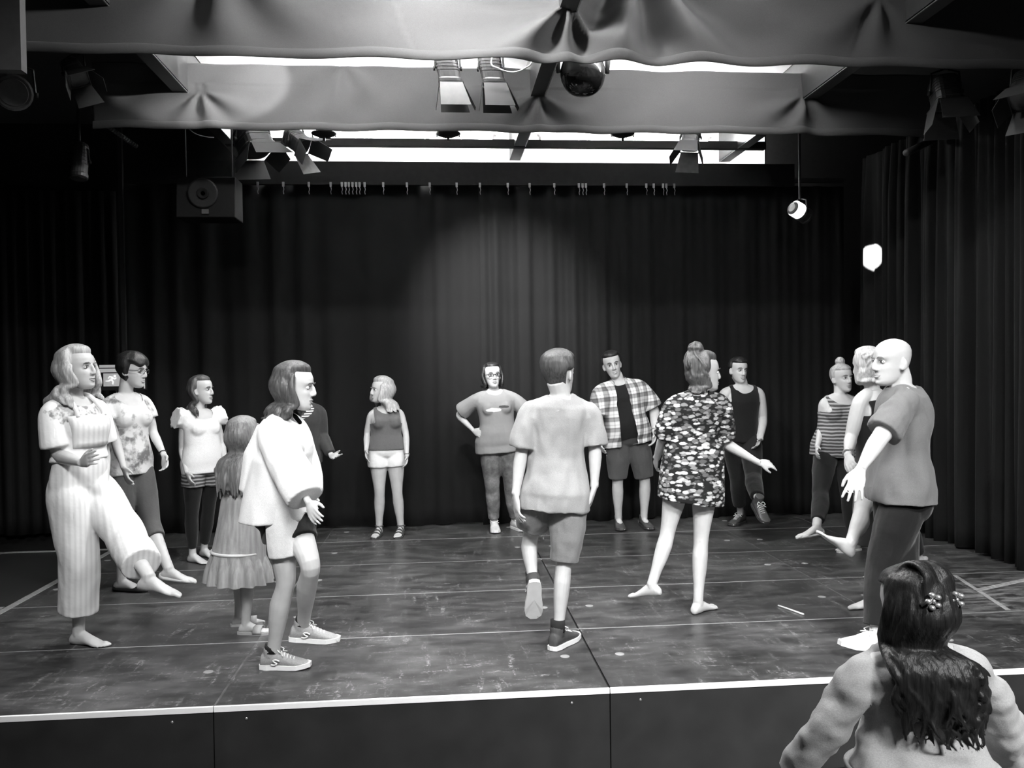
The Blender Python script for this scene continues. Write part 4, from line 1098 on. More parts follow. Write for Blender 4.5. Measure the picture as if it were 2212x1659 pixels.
# 3 ---------------------------------------------------------------- woman with ruffle sleeves
def ruffles(b, P):
    for k in 'LR':
        side = P.slat if k == 'L' else -P.slat
        for dz, r, ex in ((.03, .075, .02), (.0, .085, .055)):
            c = P.sh[k]+side*ex+np.array([0, 0, dz*.4]); rings = []
            ax = unit(side+np.array([0, 0, .25])); a = unit(np.cross(ax, P.sfr)); e = np.cross(ax, a)
            for i, (q, rr) in enumerate(((-.06, r*.75), (0, r), (.022, r*1.12))):
                rings.append([c+ax*q+(a*math.cos(2*math.pi*j/24)+e*math.sin(2*math.pi*j/24))*rr*(1+.10*math.sin(j*2.1)*i/2) for j in range(24)])
            b.loft(rings)
M_SHORT3 = patt('grey_patterned_short_cloth', stripes_h)
make_person('barefoot woman in white ruffle sleeve top, patterned shorts over leggings', dict(
    sex='F', H=1.64, Y=3.34, phi=48, sphi=42, fat=.98, pelvis=(438, 1005), neck=(430, 884), skin=.56,
    head=(435, 843, 72, 0, 0), hair=hair_long(H_BROWN, .15, 50, (100, 260), .09, .018, cap=dict(zline=.080, side=84, nape=-.11), rad=.012),
    arms={'R': ((393, 972, -.05), (404, 1022, '-'), (415, 1056, '-')), 'L': ((480, 962, .12), (487, 1000, '-'), (478, 1032, '-'))},
    legs={'R': ((414, 1115, -.03), (416, 1196, 'g')), 'L': ((450, 1108, -.03), (441, 1184, 'g'))}, feet={'R': (55, 0), 'L': (50, 0)},
    wear=[top(M_TEE_WHITE, hem=-.13, ease=.018, flare=.012, slv=.10, slease=.02, loose=.02, name='ruffle_top', neck=(.10, .045, .015), extra=ruffles),
          pants(M_SHORT3, (.24, .24), .016, .026, name='shorts'), pants(M_BLACKC, (.93, .93), .006, .008, name='leggings', amp=.002)]))
# 4 ---------------------------------------------------------------- girl in tulle dress
def tulle_dress(P):
    hem = atY(512, 1253, P.Y); b = MB()
    c, lat, fr, *_ = tor(P, .3)
    skirt_rings(P, b, .42, hem, .20, .16, 12, .014, pleat=.025, npl=11)
    b.loft([tor_ring(P, t, .012) for t in np.linspace(.3, .95, 10)])
    o = finish(P, b, 'dress', M_TULLE, .008, 3, .003, (12, 12, 3), neck_cut(P, .07, .03, 0), 4)
    q = MB(); zc = atY(514, 1192, P.Y); rings = []
    for dz, rx, w_ in ((.012, .176, 0), (-.01, .182, .02), (-.10, .215, .07), (-.185, .226, .10)):
        rings.append([zc+np.array([0, 0, dz])+P.plat*rx*math.sin(2*math.pi*j/96)*(1+w_*math.sin(j*.9)) + P.fr*rx*.8*math.cos(2*math.pi*j/96)*(1+w_*math.sin(j*.9)) -P.base for j in range(96)])
    v = [p for r in rings for p in r]; q.add(v, [(i*96+j, i*96+(j+1) % 96, (i+1)*96+(j+1) % 96, (i+1)*96+j) for i in range(3) for j in range(96)])
    q.build('ruffle', M_TULLE2, o, True)
    q = MB(); q.tube([zc+np.array([0, 0, .006])+P.plat*.179*math.sin(2*math.pi*j/48)+P.fr*.143*math.cos(2*math.pi*j/48)-P.base for j in range(49)], .010, 7); q.build('ribbon', M_TRIM, o, True)
M_TULLE = patt('grey_tulle', lambda nt, vec, s: ramp(nt, noise(nt, objco(nt, (30, 30, 2)), 1.5, 3), [(.3, .26), (.7, .40)]))
M_TULLE2 = patt('grey_tulle_ruffle', lambda nt, vec, s: ramp(nt, noise(nt, objco(nt, (40, 40, 3)), 1.5, 3), [(.3, .30), (.7, .46)]), alpha=.85)
M_TRIM = plain('pale_ribbon', .62, .6)
make_person('small girl with long hair in grey tulle dress with ruffled hem, from behind', dict(
    sex='F', H=1.37, Y=1.16, phi=145, sphi=150, fat=1.0, bust=.4, pelvis=(522, 1112), neck=(523, 990), skin=.5, face=False, hs=1.13, sole=.008,
    head=(526, 945, 150, 6, 0), hair=hair_long(H_GIRL, .30, 60, (62, 298), .125, .016, cap=dict(zline=.080, side=66), rad=.015, wave=.004),
    arms={'R': ((555, 1050, .10), (548, 1085, .22), (540, 1100, .28)), 'L': ((490, 1050, .1), (500, 1085, .24), (510, 1100, .28))},
    legs={'R': ((540, 1235, -.02), (531, 1347, 'g')), 'L': ((521, 1235, .05), (516, 1330, 'g'))}, feet={'R': (80, 0), 'L': (100, 0)},
    shoes={'R': sandal(M_SLIDE, (.105,), False, .035), 'L': sandal(M_SLIDE, (.105,), False, .035)},
    wear=[tulle_dress]))
# 5 ---------------------------------------------------------------- woman in loose white blouse
def poncho(P):
    b = MB(); s = P.s
    hemc = atY(590, 1122, P.Y); 
    b.loft([tor_ring(P, t, .03+.02*sm(.7, .3, t)) for t in np.linspace(.25, .975, 14)])
    skirt_rings(P, b, .62, hemc, .205, .185, 10, .035, pleat=.02, npl=7)
    for k, wr_, h in (('R', (548, 1085), 1), ('L', (655, 1070), 1)):
        # draped batwing sleeve
        A = P.sh[k]; E = P.el[k]; W_ = P.wr[k]
        limb(b, P.armC[k], [(0, .07, .07, .07), (.3, .10, .10, .10), (.75, .105, .105, .11), (1, .08, .08, .10)], P.afr[k], 18, 0, .93)
        c2 = tor(P, .78)[0]; b.tube([c2, c2*.3+P.sh[k]*.7], [.10, .085], 14)
    back = atY(545, 1075, P.Y-.02); c = tor(P, .86)[0]
    b.tube([c-P.fr*.06, tor(P, .55)[0]-P.fr*.12, (tor(P, .2)[0]-P.fr*.16)*.5+back*.5, back], [.09, .11, .085, .035], 14)
    finish(P, b, 'blouse', M_BLOUSE, .008, 6, .008, (7, 7, 3), neck_cut(P, .075, .03, 0), 6)
def white_short(P):
    b = MB(); k = 'R'
    pr = [(t, a+.026, c+.030, d+.012) for t, a, c, d in P.legP]
    limb(b, P.legC[k], pr, P.lfr[k], 18, 0.0, .31)
    c = tor(P, -.02)[0]; b.loft([tor_ring(P, t, .016) for t in np.linspace(-.1, .2, 6)])
    fr = P.fr
    finish(P, b, 'overskirt', M_TEE_WHITE, None, 4, .003, (9, 9, 6), lambda V: ((V-P.pel)@P.fr < -.035), 8)
make_person('woman in loose white blouse with shoulder length brown hair and grey trainers', dict(
    sex='F', H=1.70, Y=.46, phi=84, sphi=80, fat=1.08, pelvis=(606, 1092), neck=(612, 902), skin=.56, sole=.009,
    head=(637, 836, 84, 6, 0), gaze=0, hair=hair_long(H_BROWN, .085, 70, (80, 280), .12, .026, cap=dict(zline=.080, side=80, nape=-.11), rad=.014, flip=.015, wave=.006),
    arms={'R': ((625, 1005, -.24), (668, 1088, '-'), (684, 1133, '-')), 'L': ((650, 1000, .2), (668, 1080, '-'), (680, 1120, '-'))},
    legs={'R': ((618, 1258, -.03), (590, 1413, 'g')), 'L': ((672, 1222, '-'), (655, 1352, .1))},
    feet={'R': (84, 0), 'L': (88, 4)},
    shoes={'R': sneaker(M_GREY_SHOE, mark=True, cuff=.125), 'L': sneaker(M_GREY_SHOE, mark=True, cuff=.125)},
    wear=[pants(M_NIGHT, (.30, .22), .010, .014, name='black_shorts'), white_short, poncho]))
# 6 ---------------------------------------------------------------- person in dark jacket
M_STR6 = patt('striped_tee_cloth', stripes_hem)
make_person('person in dark jacket and striped shirt, mostly hidden by white blouse woman', dict(
    sex='M', H=1.70, Y=3.55, phi=12, sphi=12, fat=.98, pelvis=(650, 992), neck=(650, 870), skin=.56, sole=.008,
    head=(645, 836, 20, 0, 0), hair=hair_short(H_BROWN, .02, side=76, earclear=True),
    arms={'L': ((694, 940, .05), (716, 984, '-'), (733, 990, '-')), 'R': ((612, 940, .05), (610, 985, '-'), (612, 1015, '-'))}, hands={'L': dict(palm=(-.2, -.5, .8), spread=.16, curl=.25, thumb=(0.3, 0, 1))},
    legs={'L': ((668, 1090, -.03), (668, 1178, 'g')), 'R': ((636, 1090, -.03), (632, 1182, 'g'))}, feet={'L': (10, 0), 'R': (-5, 0)},
    shoes={'L': sneaker(M_BLK_SHOE), 'R': sneaker(M_BLK_SHOE)},
    wear=[top(M_STR6, hem=.3, ease=.008, flare=0, name='striped_shirt', neck=(.075, .03, 0)), pants(M_NIGHT, (.94, .94), .012, .02),
          top(M_JACKET, hem=-.06, ease=.022, flare=.02, slv=.95, slease=.018, slflare=.0, name='jacket', neck=(.105, .085, .04))]))
# 7 ---------------------------------------------------------------- blonde in tank top
make_person('blond woman in grey tank top and white shorts, in sandals by the back curtain', dict(
    sex='F', H=1.63, Y=4.12, phi=4, sphi=10, fat=1.08, legk=1.08, pelvis=(835, 974), neck=(833, 878), stilt=.03, skin=.56, sole=.010, browm=M_LBROW,
    head=(824, 843, -62, 0, 0), smile=True, hair=hair_long(H_LBLOND, .13, 90, (70, 290), .10, .028, cap=dict(zline=.080, side=78, nape=-.11), rad=.016, wave=.006, pull=np.array([.03, 0, 0])),
    arms={'R': ((793, 938, .02), (791, 975, '-'), (790, 1003, '-')), 'L': ((877, 937, .0), (879, 986, '-'), (877, 1016, '-'))},
    legs={'R': ((820, 1064, -.04), (819, 1141, 'g')), 'L': ((858, 1064, -.04), (866, 1140, 'g'))}, feet={'R': (-14, 0), 'L': (-10, 0)},
    shoes={'R': sandal(M_LEATHER), 'L': sandal(M_LEATHER)},
    wear=[top(M_TANKG, hem=.03, ease=.015, flare=.005, tank=(.09, .035, .015, .05, .075), name='tank_top', amp=.003, sc=(6, 6, 18)),
          pants(M_TEE_WHITE, (.20, .20), .012, .022, name='shorts'), lambda P: ring_on(P, 'L', .95, M_GOLD)]))
# 8 ---------------------------------------------------------------- woman with hands on hips
def tee8(nt, vec, s):
    a = blot(nt, vec, tuple(P8a), (.085, .3, .022), .6, 26); b_ = blot(nt, vec, tuple(P8b), (.06, .3, .016), .6, 30)
    return mixc(nt, b_, mixc(nt, a, .28, .85), .07)
_b8 = np.array([atZ(1114, 1126, .08)[0], atZ(1114, 1126, .08)[1], 0])
P8a = atY(1064, 884, 4.2)-_b8; P8b = atY(1086, 877, 4.2)-_b8
M_TEE8 = patt('grey_tee_with_print', tee8, sc=8)
M_DENIM = patt('faded_denim', denim, wr=.35, sc=9)
make_person('woman with glasses in grey printed t-shirt and jeans, hands on her hips', dict(
    sex='F', H=1.73, Y=4.2, phi=2, sphi=4, fat=1.16, bust=.85, belly=.02, pelvis=(1077, 958), neck=(1067, 843), stilt=.03, sw=.17, skin=.56, sole=.010,
    head=(1063, 812, 10, -4, 2), hair=hair_long(H_DARK, .035, 70, (78, 282), .082, .018, cap=dict(zline=.080, side=70, nape=-.10), rad=.013, z0=(-.07, .08), wave=.003),
    arms={'R': ((989, 896, '+'), (1024, 931, '-'), (1044, 941, '-')), 'L': ((1150, 902, .06), (1132, 948, .0), (1122, 968, -.03))},
    hands={'R': dict(palm=(.6, .6, -.3), thumb=(0, 1, .3), curl=.3), 'L': dict(palm=(-.6, .6, -.3), thumb=(0, 1, .3), curl=.3)},
    legs={'R': ((1064, 1052, -.04), (1067, 1128, 'g')), 'L': ((1104, 1052, -.04), (1114, 1126, 'g'))}, feet={'R': (2, 0), 'L': (25, 0)},
    shoes={'R': sneaker(plain('white_canvas_shoe', .62, .7)), 'L': sneaker(plain('white_canvas_shoe', .62, .7))},
    wear=[top(M_TEE8, hem=-.16, ease=.018, flare=.022, slv=.42, slease=.024, slflare=.02, name='t_shirt', neck=(.078, .03, 0)), pants(M_DENIM, (.95, .95), .010, .018, name='jeans', amp=.006), glasses(M_FRAME, .003)]))
# 9 ---------------------------------------------------------------- young man from behind
make_person('young man from behind in light grey t-shirt and cargo shorts, walking', dict(
    sex='M', H=1.80, Y=.69, phi=176, sphi=178, fat=.91, pelvis=(1199, 1060), neck=(1210, 858), stilt=.03, skin=.56, face=True, sole=.010, sw=.17,
    head=(1208, 806, 140, 2, 0), hair=hair_short(H_MID, .022, zline=.07, side=80, nape=-.078, earclear=True, lump=.006),
    arms={'L': ((1125, 985, .0), (1114, 1068, -.03), (1117, 1117, -.05)), 'R': ((1286, 977, 0), (1284, 1052, -.03), (1272, 1099, -.04))},
    legs={'R': ((1217, 1226, .03), (1206, 1368, 'g')), 'L': ((1142, 1180, .19), (1152, 1257, .06))}, feet={'R': (142, 0), 'L': (178, 62)},
    shoes={'R': sneaker(M_DARK_SHOE, cuff=.155), 'L': sneaker(M_DARK_SHOE, cuff=.155)},
    wear=[top(M_TEE_GREY, hem=-.20, ease=.020, flare=.036, slv=.44, slease=.022, slflare=.014, name='t_shirt', amp=.016, sc=(10, 10, 5)),
          pants(M_CARGO, (.42, .51), .014, .034, name='cargo_shorts', amp=.010)]))
# 10 --------------------------------------------------------------- man in plaid shirt
M_PLAID = patt('plaid_shirt_cloth', plaid)
def open_front(P):
    def f(V):
        q = V-P.nb; h = q@P.up; x = q@P.slat; fr_ = q@P.sfr
        half = .045+.030*np.clip(-h/.5, 0, 1)
        return ((np.abs(x+.01+.03*h) < half) & (fr_ > .0)) | (np.linalg.norm(q-P.sfr*.03, axis=1) < .085)
    return f
def plaid_shirt(P):
    b = MB(); b.loft([tor_ring(P, t, .026+.03*sm(.6, -.12, t), ex='skirt') for t in np.linspace(-.13, .985, 24)])
    for k in 'LR': sleeve(b, P, k, .46, .026, .022)
    o = finish(P, b, 'plaid_shirt', M_PLAID, .008, 5, .006, (8, 8, 4), open_front(P), 9)
    for sx in (-1, 1):
        q = MB(); c, lat, fr, hw, hf, hb, up = tor(P, .97, .02)
        p0 = P.nb+lat*sx*.075-fr*.02+up*.03; q.plate([p0-P.base, p0+lat*sx*.03-up*.05+fr*.05-P.base, P.nb+lat*sx*.05+fr*.115-up*.085-P.base, P.nb+lat*sx*.055+fr*.07+up*.0-P.base], .006); q.build('collar', M_PLAID, o, True)
make_person('man in open plaid shirt over black t-shirt and dark cargo shorts, head tilted', dict(
    sex='M', H=1.82, Y=4.2, phi=2, sphi=0, fat=1.18, belly=.045, pelvis=(1356, 943), neck=(1335, 822), stilt=.10, skin=.56, sole=.010, sw=.195, armk=1.2, hs=1.05,
    head=(1322, 788, -4, 4, 12), smile=True, hair=hair_short(H_DARK, .016, zline=.072, side=78, earclear=True, nape=-.07),
    arms={'R': ((1292, 906, -.05), (1298, 954, '-'), (1300, 980, '-')), 'L': ((1414, 886, .02), (1415, 934, '-'), (1411, 968, '-'))},
    legs={'R': ((1334, 1045, -.03), (1336, 1122, 'g')), 'L': ((1394, 1043, -.03), (1391, 1120, 'g'))}, feet={'R': (-4, 0), 'L': (6, 0)},
    shoes={'R': sneaker(M_LEATHER, M_LEATHER, None, slip=True), 'L': sneaker(M_LEATHER, M_LEATHER, None, slip=True)},
    wear=[top(M_BLACKC, hem=-.02, ease=.010, flare=.012, name='t_shirt', neck=(.075, .03, .01)), plaid_shirt, pants(M_CARGO_D, (.50, .50), .014, .034, name='cargo_shorts', amp=.006),
          lambda P: ring_on(P, 'L', .94, M_GOLD, 'wristwatch', .007)]))
# 11 --------------------------------------------------------------- woman in floral dress
M_FLORAL = patt('black_floral_dress_cloth', floral, wr=.2)
def dress11(P):
    b = MB(); hem = atY(1492, 1083, P.Y)
    b.loft([tor_ring(P, t, .016+.01*sm(.6, .3, t)) for t in np.linspace(.2, .975, 16)])
    skirt_rings(P, b, .42, hem, .225, .19, 12, .022, pleat=.02, npl=6, tilt=.035)
    for k in 'LR': sleeve(b, P, k, .48, .018, .016)
    finish(P, b, 'dress', M_FLORAL, .0075, 4, .006, (8, 8, 3), None, 11)
make_person('woman in short black floral dress from behind, one leg swung out left', dict(
    sex='F', H=1.74, Y=1.33, phi=176, sphi=172, fat=1.04, pelvis=(1496, 1024), neck=(1509, 848), skin=.54, armk=1.15, sw=.165, face=True,
    head=(1521, 805, 98, 2, 0), hair=hair_bun(H_BUN, .030, (0, -.062, .150), .052, cap=dict(zline=.080, side=84, nape=-.112, lump=.010), wisps=26, napelen=.05),
    arms={'L': ((1437, 938, .03), (1418, 990, '+'), (1412, 1022, '+')), 'R': ((1566, 958, '+'), (1640, 1000, '+'), (1683, 1003, '+'))}, hands={'R': dict(palm=(-.1, .6, -.6), thumb=(-.3, 0, -1), spread=.14, curl=.35)},
    legs={'R': ((1514, 1165, .02), (1508, 1299, 'g')), 'L': ((1440, 1160, .02), (1408, 1262, -.04))}, feet={'R': (125, 0), 'L': (-130, 12)},
    wear=[dress11, pants(M_BLACKC, (.14, .14), .006, .006, name='briefs', amp=0)]))
# 12 --------------------------------------------------------------- man in black tank top
make_person('man in a black tank top and dark trousers with high top boots, one knee lifted', dict(
    sex='M', H=1.78, Y=4.1, phi=6, sphi=4, fat=1.02, pelvis=(1602, 943), neck=(1602, 832), skin=.56, sole=.010, armk=1.3,
    head=(1595, 800, 10, 4, -2), smile=True, hair=hair_short(H_BLACK, .014, zline=.068, side=80, earclear=True, nape=-.06),
    arms={'L': ((1647, 903, .02), (1641, 950, '-'), (1632, 974, '-')), 'R': ((1560, 905, .03), (1568, 952, '-'), (1575, 975, '-'))},
    legs={'R': ((1594, 1040, -.04), (1600, 1114, 'g')), 'L': ((1627, 1030, '-'), (1639, 1085, '-'))}, feet={'R': (-48, 0), 'L': (6, 30)},
    shoes={'R': sneaker(M_LEATHER, M_LEATHER, M_LACE, high=True), 'L': sneaker(M_LEATHER, M_LEATHER, M_LACE, high=True)},
    wear=[top(M_BLACKC, hem=-.10, ease=.009, flare=.008, tank=(.096, .03, .015, .05, .085), name='tank_top', amp=.003), pants(M_NIGHT, (.90, .86), .012, .026, name='trousers')]))
# 13 --------------------------------------------------------------- woman with bun and striped top
M_STR13 = patt('wavy_striped_top_cloth', stripes_h)
make_person('woman with small top bun, striped strappy top and black trousers, foot lifted', dict(
    sex='F', H=1.68, Y=2.99, phi=-12, sphi=-2, fat=1.2, belly=.02, bust=1.15, pelvis=(1806, 972), neck=(1814, 852), skin=.5, sole=.008, neckw=1.05, browm=M_LBROW,
    head=(1818, 817, 12, 0, 3), gaze=.003, hair=hair_bun(H_BLOND, .010, (0, -.01, .142), .040, cap=dict(zline=.066, side=80, nape=-.08)),
    arms={'R': ((1776, 922, .02), (1765, 966, '-'), (1762, 993, '-')), 'L': ((1856, 920, .05), (1862, 965, '-'), (1862, 992, '-'))},
    legs={'R': ((1772, 1066, '-'), (1764, 1136, '-')), 'L': ((1834, 1085, -.04), (1846, 1170, 'g'))}, feet={'R': (-78, 4), 'L': (-70, 0)},
    shoes={'L': sandal(M_SKIN_SHOE, (.08, .12), False), 'R': flat_shoe(M_SKIN_SHOE)},
    wear=[top(M_STR13, hem=-.12, ease=.012, flare=.012, tank=(.112, .03, .03, .045, .085), name='striped_top', loose=.012), pants(M_BLACKC, (.92, .92), .009, .014, name='trousers')]))
# 14 --------------------------------------------------------------- woman with updo behind the bald man
def skirt14(P):
    b = MB(); b.loft([tor_ring(P, t, .014) for t in np.linspace(-.1, .9, 14)]); skirt_rings(P, b, .3, P.pel+np.array([0, 0, -.42]), .21, .18, 8, .016)
    finish(P, b, 'black_dress', M_BLACKC, None, 4, .004, (9, 9, 4), tank_cut(P, .085, .0, .0, .05, .065), 14)
make_person('woman with pinned up blond hair and black sleeveless dress, half behind bald man', dict(
    sex='F', H=1.76, Y=1.40, phi=-140, sphi=-150, fat=1.05, pelvis=(1900, 1045), neck=(1884, 842), skin=.52, armk=1.25, face=False,
    head=(1873, 792, -160, 4, 0), hair=hair_bun(H_LBLOND, .02, (0, -.075, .075), .042, cap=dict(zline=.080, side=72, nape=-.085, lump=.007), wisps=14, napelen=.02),
    arms={'L': ((1838, 945, -.05), (1832, 985, '-'), (1843, 1020, '-')), 'R': ((1930, 950, .15), (1925, 1000, .3), (1915, 1020, .35))},
    legs={'L': ((1862, 1105, '-'), (1838, 1172, '-')), 'R': ((1900, 1160, 0), (1893, 1287, 'g'))}, feet={'L': (-88, -38), 'R': (-90, 0)},
    wear=[skirt14, lambda P: ring_on(P, 'L', .93, M_GOLD, 'wristwatch', .008)]))
# 15 --------------------------------------------------------------- bald man
make_person('bald man in dark grey t-shirt and black trousers, arm hanging forward', dict(
    sex='M', H=1.80, Y=.42, phi=-98, sphi=-112, fat=1.10, belly=.02, pelvis=(1944, 1068), neck=(1947, 832), neckw=.95, skin=.56, sole=.01, armk=1.12, sw=.185, hs=1.06, browm=M_LBROW, bow=-.02,
    head=(1928, 782, -84, 2, 0), smile=True, arms={'L': ((1896, 952, '-'), (1858, 1015, '-'), (1838, 1082, '-')), 'R': ((1975, 955, .15), (1930, 1010, .25), (1900, 1040, .25))},
    hands={'L': dict(spread=.17, curl=.25, palm=(.5, .8, 0), thumb=(-1, 0, .2))},
    legs={'L': ((1905, 1228, -.05), (1893, 1368, -.12)), 'R': ((1948, 1235, 0), (1955, 1398, 'g'))}, feet={'L': (-84, -8), 'R': (-95, 0)},
    shoes={'L': sneaker(plain('white_trainer', .75, .6)), 'R': sneaker(plain('white_trainer', .75, .6))},
    wear=[top(M_TEE_DARK, hem=-.06, ease=.024, flare=.036, neck=(.084, .0, -.02), slv=.42, slease=.022, slflare=.016, name='t_shirt', amp=.016, sc=(10, 10, 5)),
          pants(M_NIGHT, (.95, .93), .016, .034, name='trousers', amp=.007)]))
# 16 --------------------------------------------------------------- woman in the audience
def half_up(P):
    b = MB(); hair_cap(b, P, .012, zline=.07, side=72, nape=-.10, lump=.005)
    cs = random.Random(12)
    for i in range(54):
        th = math.radians(-80+160*(i+cs.random())/54); sx = 1 if math.sin(th) > 0 else -1; e = np.array([sx*cs.uniform(.01, .05), -.092, cs.uniform(.035, .06)]); q0 = hpt(th, .07, .010); q1 = hpt(th*1.15, .1, .014); q2 = np.array([math.sin(th)*.045, -.03, .130+cs.uniform(-.004, .004)])
        b.tube(catmull([P.hc+(np.array(q)*P.hs)@P.hA for q in (q0, q1, q2, (q2+e)/2+np.array([0, -.025, .018]), e)], 4), [.005]*8+[.006]*8+[.004], 6)
    strands(b, P, 120, 88, 272, .255, .10, 77, wave=.018, rad=.0085, thick=.014, z0=(-.05, .10), jit=.75, pull=np.array([.05, 0, 0]))
    strands(b, P, 40, 120, 240, .275, .09, 79, wave=.026, rad=.0065, thick=.024, z0=(.0, .06), jit=.4, pull=np.array([.05, 0, 0]))
    hair_build(b, P, H_BLACK, .0038, 0, .5)
    w = lambda x, y, z: P.hc+(np.array([x, y, z])*P.hs)@P.hA-P.base
    for sx, yy in ((.5, -.088), (-.62, -.078)):
        c = np.array([sx*.075, yy-.012, .045]); q = MB()
        for a in range(5):
            t = a*2*math.pi/5; e = c+np.array([.017*math.cos(t), -.012, .017*math.sin(t)])
            q.ball(w(*e), (.009, .009, .007), None, 8, 6)
        q.tube([w(c[0]-.022, c[1]+.008, .058), w(c[0], c[1]-.004, .047), w(c[0]+.022, c[1]+.008, .032)], .005, 7)
        q.ball(w(c[0], c[1]-.012, c[2]), .006, None, 8, 6); q.build('hair_clip', M_GOLD, P.root, True)
    MB().tube([w(.083+.004*math.cos(j), -.008+.014*math.cos(2*math.pi*j/14), -.045+.018*math.sin(2*math.pi*j/14)) for j in range(15)], .0025, 6).build('earring', M_GOLD, P.root, True)
def sweater(P):
    b = MB(); b.loft([tor_ring(P, t, .020+.012*sm(.25, .02, t)) for t in np.linspace(.02, .98, 20)])
    for k in 'LR': sleeve(b, P, k, .95, .018, .004)
    o = finish(P, b, 'sweatshirt', M_SWEAT, .0065, 3, .018, (9, 9, 13), neck_cut(P, .085, .01, -.02), 16)
    q = MB(); q.loft([tor_ring(P, t, e, 48) for t, e in ((.0, .030), (.012, .038), (.06, .038), (.072, .028))]); 
    for x in range(len(q.v)): q.v[x] = q.v[x]-P.base
    q.build('waistband', M_SWEAT, o, True)
make_person('woman with long wavy black hair and pale sweatshirt below the stage front', dict(
    sex='F', H=1.66, Y=-2.12, phi=172, sphi=170, fat=.98, pelvis=(1992, 1668), neck=(1987, 1392), skin=.5, face=False, floor=PIT_Z, hs=.95, sw=.15,
    head=(1973, 1318, -168, 4, 4), hair=half_up, base=(1985, 2200),
    arms={'L': ((1790, 1568, .05), (1706, 1678, .15), (1660, 1730, .2)), 'R': ((2160, 1568, .05), (2200, 1690, .2), (2190, 1780, .3))},
    legs={'L': ((1930, 1990, 0.05), (1935, 2300, 0.0)), 'R': ((2050, 1990, 0.05), (2050, 2300, 0.0))}, feet={'L': (170, 0), 'R': (170, 0)},
    wear=[pants(M_TEE_WHITE, (.95, .95), .010, .014, waist=.03, name='trousers'), sweater], vox=.0055))
# 17 --------------------------------------------------------------- child hidden behind the bald man
make_person('small person in dark clothes hidden behind the bald man, only feet showing', dict(
    sex='F', H=1.28, Y=1.95, phi=-80, sphi=-80, fat=.95, bust=.3, pelvis=(1950, 1055), neck=(1958, 925), skin=.5, face=False, hs=1.1,
    head=(1955, 880, -85, 0, 0), hair=hair_short(H_DARK, .015), vox=.009,
    arms={'L': ((1950, 985, -.1), (1940, 1020, -.1), (1935, 1045, -.1)), 'R': ((1955, 985, .1), (1950, 1020, .1), (1945, 1045, .1))},
    legs={'L': ((1935, 1140, -.05), (1905, 1231, 'g')), 'R': ((1965, 1140, .05), (1988, 1208, '+'))}, feet={'L': (-85, 0), 'R': (-85, 62)},
    wear=[top(M_BLACKC, hem=-.05, slv=.9, name='sweater'), pants(M_BLACKC, (.9, .9), .012, .02)]))

